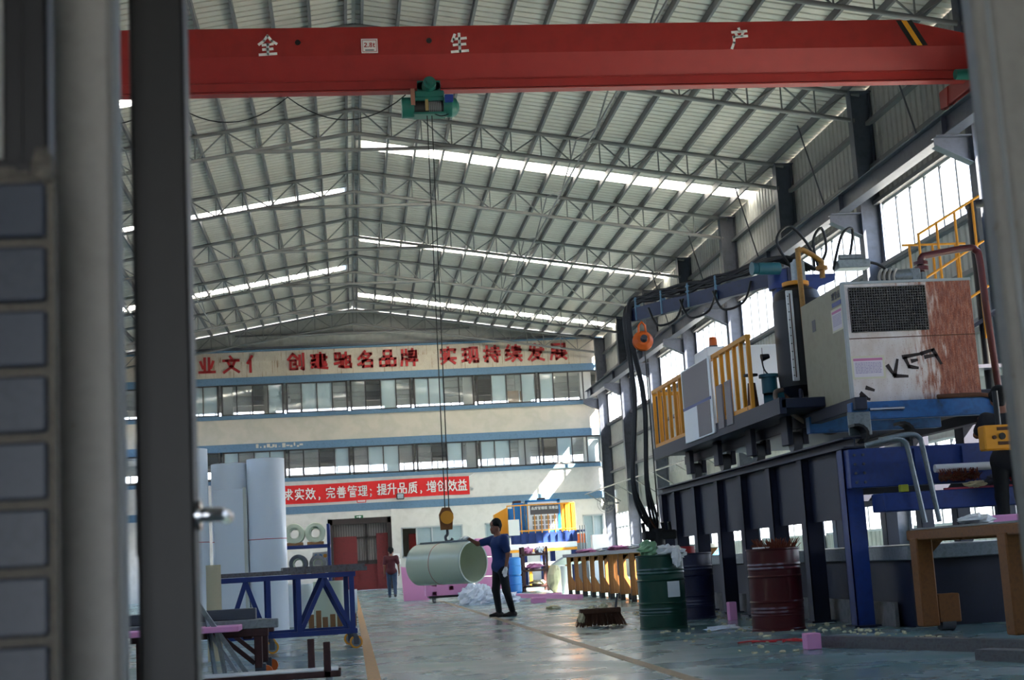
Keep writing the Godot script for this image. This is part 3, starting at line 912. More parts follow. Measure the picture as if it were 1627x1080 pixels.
	var red := mat("letter_red", Color(0.6, 0.07, 0.09), 0.5)
	var line := [["ye", -7.43], ["wen", -6.2], ["ren", -5.0], ["chuang", -2.87], ["jian", -1.7], ["chi", -0.47], ["ming", 0.73], ["pin", 1.87], ["pai", 2.99], ["shi", 5.05], ["xian", 6.2], ["chi2", 7.35], ["xu", 8.5], ["fa", 9.7], ["zhan", 10.9]]
	for c: Array in line:
		var mb := MB.new()
		glyph(mb, c[0], V(c[1], 0, 0), 0.92, 0.13, 0.06)
		obj("character", mb, red, sign)
	# the red cloth banner with white characters, sagging a little
	var ban := thing("cloth_banner", "long red cloth banner with white characters above the ground floor", "banner", V(0, 0, zf))
	var bm := mat("banner_red", Color(0.78, 0.09, 0.1), 0.75)
	var mb2 := MB.new()
	var rows := 3
	for i in 24:
		var a := lerpf(-4.6, 6.26, i / 24.0)
		var b := lerpf(-4.6, 6.26, (i + 1) / 24.0)
		for j in rows:
			var f := func(x: float, q: float) -> Vector3:
				return V(x, 4.57 + 0.94 * q - 0.03 * sin((x + 4.6) * 0.55), 0.07 + 0.025 * sin(x * 3.1 + q * 2.0))
			var q0 := j / float(rows)
			var q1 := (j + 1) / float(rows)
			mb2.quad(f.call(a, q0), f.call(b, q0), f.call(b, q1), f.call(a, q1))
			mb2.quad(f.call(a, q1) - V(0, 0, 0.01), f.call(b, q1) - V(0, 0, 0.01), f.call(b, q0) - V(0, 0, 0.01), f.call(a, q0) - V(0, 0, 0.01))
	obj("cloth", mb2, bm, ban)
	var words := [["qiu", 441], ["shi", 458], ["xiao", 475], ["comma", 493], ["wan", 506], ["shan", 523], ["guan", 540], ["li", 556], ["semi", 573], ["ti", 586], ["sheng", 602], ["pin", 618], ["zhi", 635], ["comma", 652], ["zeng", 664], ["chuang", 681], ["xiao", 697], ["yi", 713], ["stop", 731]]
	for c: Array in words:
		var mb := MB.new()
		var x: float = -7.48 + (c[1] - 313.0) * 0.0328
		glyph(mb, c[0], V(x, 4.75 - 0.03 * sin((x + 4.6) * 0.55), 0.1), 0.6, 0.055, 0.008, 0.84)
		obj("character", mb, mats["white"], ban)
	for x: float in [-4.6, 6.26]:
		obj("tie_cord", MB.new().cyl(V(x, 5.48, 0.07), V(x + (0.3 if x > 0 else -0.3), 5.65, 0.02), 0.012, -1, 6), mats["white"], ban)
	# small fittings on the front
	var pl := thing("notice_plate", "small white notice plate with red border under the banner", "sign", V(0.43, 4.44, zf))
	obj("plate", MB.new().span(V(0, 0, 0), V(0.47, 0.33, 0.02)), mats["banner_red"], pl)
	obj("face", MB.new().span(V(0.04, 0.04, 0.02), V(0.43, 0.29, 0.026)), mats["white"], pl)
	obj("print_line", MB.new().span(V(0.09, 0.13, 0.026), V(0.38, 0.2, 0.029)), mats["pink"], pl)
	var fl := thing("floodlight", "black square floodlight fixed over the red banner", "floodlight", V(2.66, 4.64, zf))
	obj("housing", MB.new().cbox(V(-0.2, -0.15, 0.14), V(0.2, 0.16, 0.3), 0.03), mats["black"], fl)
	obj("lens", MB.new().span(V(-0.15, -0.11, 0.3), V(0.15, 0.12, 0.31)), mats["glass_film"], fl)
	obj("bracket", MB.new().span(V(-0.03, -0.1, 0.045), V(0.03, 0.0, 0.16)), mats["black"], fl)
	var ex := thing("exit_sign", "small green exit sign over the dark doorway", "sign", V(0.5, 3.72, zf))
	obj("case", MB.new().span(V(-0.22, -0.1, 0), V(0.22, 0.08, 0.05)), mat("exit_green", Color(0.05, 0.33, 0.2), 0.4), ex)
	obj("arrow", MB.new().prism(PackedVector2Array([Vector2(-0.12, -0.02), Vector2(0.02, -0.02), Vector2(0.02, -0.07), Vector2(0.13, 0.0), Vector2(0.02, 0.06), Vector2(0.02, 0.02), Vector2(-0.12, 0.02)]), Transform3D(Basis(), V(0, 0, 0.05)), 0.004), mats["white"], ex)
	# the doorway: dark frame, red leaves, barred light above
	var d := setting("door_1", "dark framed doorway with half-open dark red leaves", "door")
	var dk := mat("door_frame", Color(0.13, 0.09, 0.09), 0.6)
	var rd := patchy("door_red", [Color(0.32, 0.04, 0.06), Color(0.4, 0.06, 0.08), Color(0.35, 0.05, 0.07)], [0.0, 0.5, 1.0], 2.0, 0.55, 0.0, 67)
	obj("frame", MB.new().span(V(-1.1, 0, zf - 0.2), V(-0.86, 3.66, zf + 0.05)).span(V(1.94, 0, zf - 0.2), V(2.14, 3.66, zf + 0.05)).span(V(-1.1, 3.36, zf - 0.2), V(2.14, 3.66, zf + 0.05)), dk, d)
	obj("leaf", MB.new().span(V(-0.86, 0, zf - 0.35), V(0.35, 2.75, zf - 0.28)), rd, d)
	obj("leaf", MB.new().span(V(1.35, 0, zf - 0.35), V(1.96, 2.85, zf - 0.28)), rd, d)
	obj("lower_panel", MB.new().span(V(0.3, 0, zf - 0.5), V(1.4, 1.35, zf - 0.42)), rd, d)
	var bars := MB.new()
	for i in 22:
		var x := -0.82 + i * 0.128
		bars.span(V(x - 0.012, 1.35, zf - 0.46), V(x + 0.012, 3.36, zf - 0.43))
	obj("grille", bars, dk, d)
	obj("light_panel", MB.new().span(V(-0.86, 1.35, zf - 0.56), V(1.96, 3.36, zf - 0.54)), mat("dusty_glass", Color(0.55, 0.53, 0.52), 0.5), d)
	obj("crossbar", MB.new().span(V(-0.86, 2.62, zf - 0.44), V(1.96, 2.72, zf - 0.38)).span(V(0.78, 1.35, zf - 0.44), V(0.9, 3.36, zf - 0.38)).span(V(0.35, 1.3, zf - 0.44), V(1.35, 1.5, zf - 0.38)), dk, d)
	for p: Array in [[2.2, 1.2, 0.35, 0.28], [2.2, 1.55, 0.3, 0.2]]:
		var q := one("paper_notice", MB.new().span(V(p[0], p[1], zf + 0.12), V(p[0] + p[2], p[1] + p[3], zf + 0.126)), mats["white"], "white paper notice pasted on the pilaster beside the red doorway", "notice", "paper notices on the pilaster")
	# ground floor windows
	for o: Array in [[2.62, 5.81, 4], [6.95, 8.3, 2], [12.1, 13.2, 2]]:
		wn += 1
		var y0 := 1.2 if o[0] > 12 else 1.5
		var y1 := 3.2 if o[0] > 12 else 3.06
		var g := setting("window_%d" % wn, "pale framed ground floor window under the office front", "window")
		g.set_meta("group", "ground floor windows of the office front")
		var fr := MB.new()
		fr.span(V(o[0], y0, zf - 0.15), V(o[1], y0 + 0.07, zf + 0.02)).span(V(o[0], y1 - 0.07, zf - 0.15), V(o[1], y1, zf + 0.02))
		fr.span(V(o[0], y0, zf - 0.15), V(o[0] + 0.07, y1, zf + 0.02)).span(V(o[1] - 0.07, y0, zf - 0.15), V(o[1], y1, zf + 0.02))
		obj("window_frame", fr, mats["alu"], g)
		for i: int in o[2]:
			var a := lerpf(o[0], o[1], i / float(o[2]))
			var b := lerpf(o[0], o[1], (i + 1) / float(o[2]))
			if i > 0: obj("mullion", MB.new().span(V(a - 0.04, y0, zf - 0.13), V(a + 0.04, y1, zf)), mats["alu"], g)
			if o[2] == 4 and i == 0: continue
			obj("pane", MB.new().span(V(a + 0.03, y0 + 0.05, zf - 0.08), V(b - 0.03, y1 - 0.05, zf - 0.074)), mats["glass_film"], g)
	var rc := one("red_cabinet", MB.new().cbox(V(3.05, 0.1, zf - 1.6), V(3.5, 2.75, zf - 1.2), 0.02), mat("cabinet_red", Color(0.62, 0.12, 0.08), 0.5), "tall red cabinet inside the open ground floor window", "cabinet")
	rc.set_meta("kind", "structure")

func front_door() -> void:
	# the wall between the hall and the dim porch where the viewer stands
	var w := setting("wall_front", "plain rendered wall around the door the view looks through", "wall")
	var m: Material = mat("render_grey", Color(0.5, 0.5, 0.49), 0.8)
	obj("wall_panel", MB.new().span(V(-13.2, 0, -2.4), V(-0.42, 3.0, -2.15)), m, w)
	obj("wall_panel", MB.new().span(V(1.15, 0, -2.4), V(14.0, 3.0, -2.15)), m, w)
	obj("wall_panel", MB.new().span(V(-13.2, 3.0, -2.4), V(14.0, 8.4, -2.15)), m, w)
	obj("wall_panel", MB.new().span(V(-13.2, 10.8, -2.4), V(14.0, 14.5, -2.15)), m, w)
	var px := [[-13.2, -10.5], [-3.2, 4.4], [11.7, 14.0]]
	for q: Array in px: obj("wall_panel", MB.new().span(V(q[0], 8.4, -2.4), V(q[1], 10.8, -2.15)), m, w)
	for i in 2:  # unseen windows added behind the viewer for more frontal light
		var xa: float = px[i][1]
		var xb: float = px[i + 1][0]
		var o := setting("window_%d" % (95 + i), "unseen high front window added to light the hall", "window")
		o.set_meta("group", "added front windows above the entrance")
		for k in 9:
			var a := lerpf(xa, xb, k / 9.0)
			var b := lerpf(xa, xb, (k + 1) / 9.0)
			obj("mullion", MB.new().span(V(a - 0.03, 8.4, -2.32), V(a + 0.03, 10.8, -2.24)), mats["alu"], o)
			obj("pane", MB.new().span(V(a + 0.03, 8.42, -2.283), V(b - 0.03, 10.78, -2.277)), mats["glass"], o)
	var p := setting("wall_porch", "dim plastered porch walls and ceiling around the viewer", "wall")
	obj("ceiling_slab", MB.new().span(V(-3.2, 2.9, -2.15), V(3.4, 3.1, 6.4)), m, p)
	obj("wall_panel", MB.new().span(V(-3.2, 0, -2.15), V(-3.0, 2.9, 6.4)), m, p)
	obj("wall_panel", MB.new().span(V(3.2, 0, -2.15), V(3.4, 2.9, 6.4)), m, p)
	obj("wall_panel", MB.new().span(V(-3.2, 0, 6.2), V(-1.1, 2.9, 6.4)), m, p)
	obj("wall_panel", MB.new().span(V(1.2, 0, 6.2), V(3.4, 2.9, 6.4)), m, p)
	obj("wall_panel", MB.new().span(V(-1.1, 2.25, 6.2), V(1.2, 2.9, 6.4)), m, p)  # unseen rear opening, made wide to brighten the foreground posts
	# the tiled pier with its single courses of slate blue tiles
	var t := setting("wall_tiled", "slate blue tiled pier with pale joints beside the door", "wall")
	var tile: Material = patchy("tile", [Color(0.18, 0.21, 0.27), Color(0.22, 0.25, 0.31), Color(0.2, 0.23, 0.29)], [0.0, 0.5, 1.0], 0.25, 0.35, 0.0, 71, 0.03)
	var tile2: Material = patchy("tile_b", [Color(0.17, 0.2, 0.25), Color(0.21, 0.24, 0.3), Color(0.24, 0.26, 0.3)], [0.0, 0.5, 1.0], 0.25, 0.35, 0.0, 72, 0.03)
	var joint: Material = patchy("joint", [Color(0.36, 0.34, 0.31), Color(0.46, 0.44, 0.41), Color(0.4, 0.37, 0.33)], [0.0, 0.5, 1.0], 0.2, 0.9, 0.0, 73, 0.03)
	obj("core", MB.new().span(V(-0.72, 0, -1.73), V(-0.332, 1.375, -1.706)), joint, t)
	var tm := MB.new().cbox(V(0, 0, 0), V(0.19, 0.066, 0.012), 0.003).mesh()
	for r in 18:
		var y := 1.309 - r * 0.0765
		if y < -0.01: break
		put("tile", tm, tile if r % 2 == 0 else tile2, t, Transform3D(Basis(), V(-0.53, y, -1.706)))
		put("tile", tm, tile2 if r % 3 == 0 else tile, t, Transform3D(Basis(), V(-0.728, y, -1.706)))
	# dark glazed frame standing on the pier
	var wd := setting("window_90", "dark framed side light standing on the tiled pier", "window")
	var fr := MB.new()
	fr.cbox(V(-0.392, 1.4, -1.76), V(-0.34, 2.9, -1.71), 0.004).cbox(V(-0.72, 1.4, -1.76), V(-0.68, 2.9, -1.71), 0.004).cbox(V(-0.72, 1.38, -1.76), V(-0.34, 1.41, -1.71), 0.004)
	fr.span(V(-0.372, 1.41, -1.715), V(-0.368, 2.9, -1.706))
	obj("window_frame", fr, mat("frame_black", Color(0.07, 0.065, 0.085), 0.45), wd)
	obj("mortar_bed", MB.new().lump(V(-0.345, 1.39, -1.712), V(0.014, 0.03, 0.02), 5).lump(V(-0.39, 1.382, -1.715), V(0.05, 0.014, 0.02), 6), joint, wd)
	obj("pane", MB.new().span(V(-0.69, 1.4, -1.74), V(-0.38, 2.9, -1.734)), mats["glass"], wd)
	# pale steel jamb
	var j := setting("trim_1", "pale grey steel door jamb behind the tiled pier", "jamb")
	var pale: Material = patchy("jamb_paint", [Color(0.56, 0.55, 0.53), Color(0.61, 0.6, 0.58), Color(0.58, 0.57, 0.55), Color(0.4, 0.31, 0.22)], [0.0, 0.5, 0.9, 1.0], 0.7, 0.5, 0.0, 74, 0.02)
	obj("jamb_box", MB.new().cbox(V(-0.45, 0, -1.99), V(-0.298, 2.9, -1.92), 0.006), pale, j)
	obj("jamb_lip", MB.new().cbox(V(-0.3, 0, -1.97), V(-0.291, 2.9, -1.93), 0.004), mats["alu"], j)
	# the dark door leaf with its lever handle
	var d := setting("door_2", "dark grey metal door leaf standing open with a chrome lever", "door")
	var dm: Material = patchy("leaf_paint", [Color(0.055, 0.055, 0.06), Color(0.075, 0.075, 0.08), Color(0.06, 0.06, 0.065)], [0.0, 0.5, 1.0], 0.5, 0.5, 0.0, 75)
	obj("leaf", MB.new().cbox(V(-0.297, 0.02, -2.18), V(-0.219, 2.85, -2.1), 0.004), dm, d)
	obj("edge_strip", MB.new().cbox(V(-0.3, 0.02, -2.17), V(-0.296, 2.85, -2.11), 0.002), mats["chrome"], d)
	var h := obj("handle", MB.new().tube(arc([V(-0.219, 0.995, -2.13), V(-0.2, 0.995, -2.13), V(-0.188, 0.995, -2.14), V(-0.184, 0.995, -2.17), V(-0.184, 0.995, -2.24)]), 0.0105, 12), mats["chrome"], d)
	obj("rose", MB.new().cyl(V(-0.22, 0.995, -2.13), V(-0.212, 0.995, -2.13), 0.022, -1, 16), mats["chrome"], h)
	obj("lock_body", MB.new().cbox(V(-0.306, 0.94, -2.2), V(-0.299, 1.05, -2.14), 0.002), mats["black"], d)
	obj("bolt", MB.new().cbox(V(-0.306, 1.08, -2.19), V(-0.299, 1.11, -2.15), 0.002), mats["black"], d)
	# right-hand pale leaf with a vertical fold
	var r := setting("door_3", "pale grey sheet steel door leaf with a vertical fold", "door")
	obj("leaf", MB.new().cbox(V(0.912, 0.02, -1.905), V(0.934, 2.85, -1.87), 0.005).cbox(V(0.94, 0.02, -1.905), V(1.9, 2.85, -1.87), 0.005), pale, r)
	obj("fold", MB.new().cyl(V(0.937, 0.02, -1.876), V(0.937, 2.85, -1.876), 0.0045, -1, 8), mats["alu"], r)

func crane() -> void:
	var z := -26.5
	var c := thing("overhead_crane", "red single girder overhead crane spanning the hall", "crane", V(0, 0, z))
	var red: Material = mats["crane_red"]
	var x0 := XR - 12.0
	var x1 := XR + 12.05
	# the girder: a box with sloping lower sides on an I flange, tapering at both ends
	var g := MB.new()
	var sec := [[11.12, 0.0], [11.12, 0.3], [10.56, 0.3], [10.13, 0.1], [10.13, 0.0]]
	var zt := func(x: float, y: float) -> float:
		var cut := maxf(0.0, maxf(x - (x1 - 1.4), (x0 + 1.4) - x)) / 1.4
		return y - (0.32 * cut if y > 11.0 else 0.0)
	var xs := [x0, x0 + 1.4, x1 - 1.4, x1]
	for i in 3:
		for s: float in [1.0, -1.0]:
			for k in 4:
				var a: Array = sec[k]
				var b: Array = sec[k + 1]
				var pa := V(xs[i], zt.call(xs[i], a[0]), s * a[1])
				var pb := V(xs[i + 1], zt.call(xs[i + 1], a[0]), s * a[1])
				var pc := V(xs[i + 1], zt.call(xs[i + 1], b[0]), s * b[1])
				var pd := V(xs[i], zt.call(xs[i], b[0]), s * b[1])
				if s > 0: g.quad(pd, pc, pb, pa)
				else: g.quad(pa, pb, pc, pd)
	for x: float in [x0, x1]:
		var s := 1.0 if x > 0 else -1.0
		g.prism(PackedVector2Array([Vector2(-0.3, 10.56), Vector2(-0.1, 10.13), Vector2(0.1, 10.13), Vector2(0.3, 10.56), Vector2(0.3, 10.8), Vector2(-0.3, 10.8)]), Transform3D(Basis(Vector3.UP, PI / 2), V(x - 0.005, 0, 0)), 0.01)
	obj("girder", g, red, c)
	obj("lower_flange", MB.new().ibeam(V(x0, 10.02, 0), V(x1, 10.02, 0), 0.24, 0.22, 0.02).span(V(x0, 9.95, -0.02), V(x1, 10.13, 0.1)), red, c)
	for s: float in [1.0, -1.0]:
		var ex := XR + s * 12.15
		obj("end_carriage", MB.new().cbox(V(ex - 0.14, 9.74, -1.3), V(ex + 0.14, 10.12, 1.3), 0.02), red, c)
		for q: float in [-1.0, 1.0]:
			obj("wheel", MB.new().cyl(V(ex - 0.05, 9.83, q), V(ex + 0.05, 9.83, q), 0.13, -1, 16), mats["steel_dark"], c)
			obj("gusset", MB.new().prism(PackedVector2Array([Vector2(0, 9.7), Vector2(0.3, 9.75), Vector2(0.3, 10.1), Vector2(-0.1, 10.1)]), Transform3D(Basis(Vector3.UP, PI / 2), V(ex - 0.16 * s, 0, q + 0.1)), 0.02), red, c)
		obj("drive_motor", MB.new().cyl(V(ex - s * 0.2, 9.86, 0.6), V(ex - s * 0.62, 9.86, 0.6), 0.12, 0.1, 14), mats["hoist_green"], c)
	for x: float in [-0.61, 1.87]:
		obj("dark_hole_disc", MB.new().cyl(V(x, 10.83, 0.296), V(x, 10.83, 0.315), 0.055, 0.05, 16), mats["rubber"], c)  # dark disc standing for the shade inside a bore hole
	for k in 3:
		obj("warning_stripe", MB.new().prism(PackedVector2Array([Vector2(11.16 + 0.11 * k, 11.1), Vector2(11.27 + 0.11 * k, 11.1), Vector2(11.55 + 0.11 * k, 10.58), Vector2(11.44 + 0.11 * k, 10.58)]), Transform3D(Basis(), V(0, 0, 0.3)), 0.004), mats["yellow"] if k == 1 else mats["black"], c)
	for a: Array in [["quan", -1.36, 0.42], ["sheng2", 2.27, 0.4], ["chan", 7.76, 0.42]]:
		var mb := MB.new()
		glyph(mb, a[0], V(a[1], 10.57, 0.3), a[2], 0.05, 0.004, 0.9)
		obj("character", mb, mats["white"], c)
	var pl := obj("capacity_plate", MB.new().span(V(0.58, 10.6, 0.3), V(0.89, 10.88, 0.31)), mats["white"], c)
	obj("plate_border", MB.new().span(V(0.6, 10.62, 0.31), V(0.87, 10.63, 0.313)).span(V(0.6, 10.85, 0.31), V(0.87, 10.86, 0.313)).span(V(0.6, 10.62, 0.31), V(0.61, 10.86, 0.313)).span(V(0.86, 10.62, 0.31), V(0.87, 10.86, 0.313)), mats["letter_red"], pl)
	var tx := TextMesh.new()
	var fnt := SystemFont.new()
	fnt.font_names = PackedStringArray(["Droid Sans"])
	fnt.font_weight = 700
	tx.font = fnt
	tx.text = "2.8t"
	tx.font_size = 64
	tx.pixel_size = 0.0019
	tx.depth = 0.004
	put("capacity_text", tx, mats["letter_red"], pl, Transform3D(Basis(), V(0.735, 10.755, 0.312)))
	obj("print_line", MB.new().span(V(0.65, 10.645, 0.31), V(0.82, 10.665, 0.312)), mats["steel_dark"], pl)
	# sagging festoon cable behind the girder
	var fest := []
	for k in 4:
		for i in 12:
			var u := i / 12.0
			fest.append(V(-6.0 + 2.25 * (k + u), 9.93 - 1.9 * u * (1.0 - u), -0.2))
	fest.append(V(3.0, 9.93, -0.2))
	var fc := thing("festoon_cable", "thin black power cable sagging in loops under the red girder", "cable", V(-1.6, 0, z))
	obj("cable", MB.new().tube(fest, 0.012, 6), mats["rubber"], fc)
	# the electric hoist
	var h := thing("electric_hoist", "green electric wire rope hoist hanging under the red girder", "hoist", V(1.83, 0, z))
	var gr: Material = mats["hoist_green"]
	obj("trolley_frame", MB.new().cbox(V(-0.28, 9.72, -0.26), V(0.28, 9.86, 0.26), 0.02).span(V(-0.22, 9.84, 0.14), V(0.22, 10.08, 0.17)).span(V(-0.22, 9.84, -0.17), V(0.22, 10.08, -0.14)), gr, h)
	for s: float in [-0.15, 0.15]:
		for q: float in [-0.15, 0.15]:
			obj("trolley_wheel", MB.new().cyl(V(s, 9.98, q - 0.02), V(s, 9.98, q + 0.02), 0.08, -1, 14), mats["steel_dark"], h)
	obj("trolley_motor", MB.new().cyl(V(0, 9.96, 0.17), V(0, 9.96, 0.42), 0.14, 0.12, 16).cyl(V(0, 9.96, 0.42), V(0, 9.96, 0.5), 0.07, 0.06, 14), gr, h)
	var body := MB.new()
	body.cyl(V(-0.53, 9.57, 0.1), V(-0.3, 9.57, 0.1), 0.2, -1, 20).cyl(V(0.26, 9.57, 0.1), V(0.34, 9.57, 0.1), 0.19, -1, 20)
	body.span(V(-0.32, 9.66, -0.1), V(0.3, 9.72, 0.26)).span(V(-0.32, 9.4, -0.08), V(0.3, 9.44, 0.24))
	body.lathe([Vector2(0.2, 0.0), Vector2(0.2, 0.08), Vector2(0.16, 0.17), Vector2(0.07, 0.22), Vector2(0.0, 0.23)], V(0.34, 9.57, 0.1), Basis(Vector3.BACK, -PI / 2), 20)
	obj("casing", body, gr, h)
	obj("drum", MB.new().cyl(V(-0.3, 9.56, 0.1), V(0.27, 9.56, 0.1), 0.14, -1, 20), mats["rope"], h)
	var wind := MB.new()
	for k in 7: wind.cyl(V(-0.02 + k * 0.035, 9.56, 0.1), V(0.005 + k * 0.035, 9.56, 0.1), 0.152, -1, 20)
	obj("rope_winding", wind, mats["steel_grey"], h)
	obj("rope_guide", MB.new().span(V(-0.09, 9.46, 0.24), V(-0.03, 9.68, 0.27)), mat("brass", Color(0.6, 0.5, 0.3), 0.5), h)
	obj("control_box", MB.new().cbox(V(0.28, 9.6, 0.26), V(0.44, 9.74, 0.36), 0.01), mat("box_blue", Color(0.05, 0.18, 0.5), 0.4), h)
	obj("limit_arm", MB.new().span(V(-0.36, 9.56, 0.28), V(-0.28, 9.88, 0.31)), mat("arm_tan", Color(0.6, 0.4, 0.32), 0.6), h)
	obj("cable_loop", MB.new().tube(arc([V(0.06, 9.42, 0.2), V(0.2, 9.36, 0.22), V(0.34, 9.4, 0.2), V(0.4, 9.5, 0.2)]), 0.012, 6), mats["rubber"], h)
	for s: float in [-0.055, 0.035]:
		obj("wire_rope", MB.new().cyl(V(s, 9.45, 0.12), V(s * 0.8 - 0.04, 1.98, 0.06), 0.011, -1, 6, false), mats["rope"], h)
	var hb := obj("hook_block", MB.new().prism(PackedVector2Array([Vector2(-0.12, 0.02), Vector2(-0.14, 0.3), Vector2(-0.08, 0.42), Vector2(0.06, 0.42), Vector2(0.12, 0.3), Vector2(0.09, 0.02)]), Transform3D(Basis(), V(-0.06, 1.56, 0.0)), 0.12), mats["orange_steel"], h)
	obj("sheave", MB.new().cyl(V(-0.06, 1.8, -0.03), V(-0.06, 1.8, 0.15), 0.12, -1, 18), mats["yellow"], hb)
	obj("hook", MB.new().tube(arc([V(-0.06, 1.6, 0.06), V(-0.06, 1.5, 0.06), V(-0.1, 1.45, 0.06), V(-0.08, 1.38, 0.06), V(-0.01, 1.37, 0.06), V(0.03, 1.42, 0.06)]), 0.026, 8), mats["steel_dark"], hb)

func cabinet_image() -> ImageTexture:
	# white enamel with brown rust creeping in from the right, in flakes and runs
	var w := 384
	var h := 384
	var im := Image.create(w, h, false, Image.FORMAT_RGB8)
	var f := FastNoiseLite.new()
	f.seed = 81
	f.frequency = 0.02
	var g := FastNoiseLite.new()
	g.seed = 82
	g.frequency = 0.06
	for y in h:
		for x in w:
			var u := x / float(w)
			var c := Color(0.83, 0.8, 0.79).lerp(Color(0.7, 0.62, 0.57), clampf(0.5 + f.get_noise_2d(x, y * 0.4), 0, 1) * 0.5)
			var edge := u + 0.2 * f.get_noise_2d(x * 1.5, y * 0.4) + 0.14 * g.get_noise_2d(x * 1.6, y * 0.16)
			var flake := g.get_noise_2d(x * 2.6, y * 0.3) * 0.55 + 0.45 * g.get_noise_2d(x * 4.0, y * 2.6)
			var s := clampf(smoothstep(0.5, 0.74, edge) * (0.84 + 0.5 * flake) + (smoothstep(0.25, 0.55, flake) * smoothstep(0.2, 0.6, edge) * 0.8), 0.0, 1.0)
			var rust := Color(0.36, 0.13, 0.08).lerp(Color(0.6, 0.3, 0.17), clampf(0.5 + 0.6 * g.get_noise_2d(x * 1.4 + 50.0, y * 0.3) + 0.5 * g.get_noise_2d(x * 4.0, y * 3.0 + 20.0), 0, 1))
			c = c.lerp(rust, s)
			if g.get_noise_2d(x * 5.0, y * 5.0 + 40.0) > 0.56: c = c.lerp(Color(0.3, 0.16, 0.1), 0.7)
			im.set_pixel(x, y, c)
	return ImageTexture.create_from_image(im)

func notice_image(sd: int) -> ImageTexture:
	# a printed warning sheet: a violet heading bar and rows of fine print
	var im := Image.create(64, 48, false, Image.FORMAT_RGB8)
	im.fill(Color(0.78, 0.76, 0.66))
	im.fill_rect(Rect2i(4, 4, 56, 40), Color(0.8, 0.77, 0.8))
	im.fill_rect(Rect2i(4, 5, 56, 5), Color(0.72, 0.42, 0.58))
	var r := RandomNumberGenerator.new()
	r.seed = sd
	for row in 8:
		var x := 7
		while x < 56:
			var n := r.randi_range(2, 6)
			im.fill_rect(Rect2i(x, 14 + row * 3, mini(n, 57 - x), 1), Color(0.45, 0.4, 0.58))
			x += n + 1
	return ImageTexture.create_from_image(im)

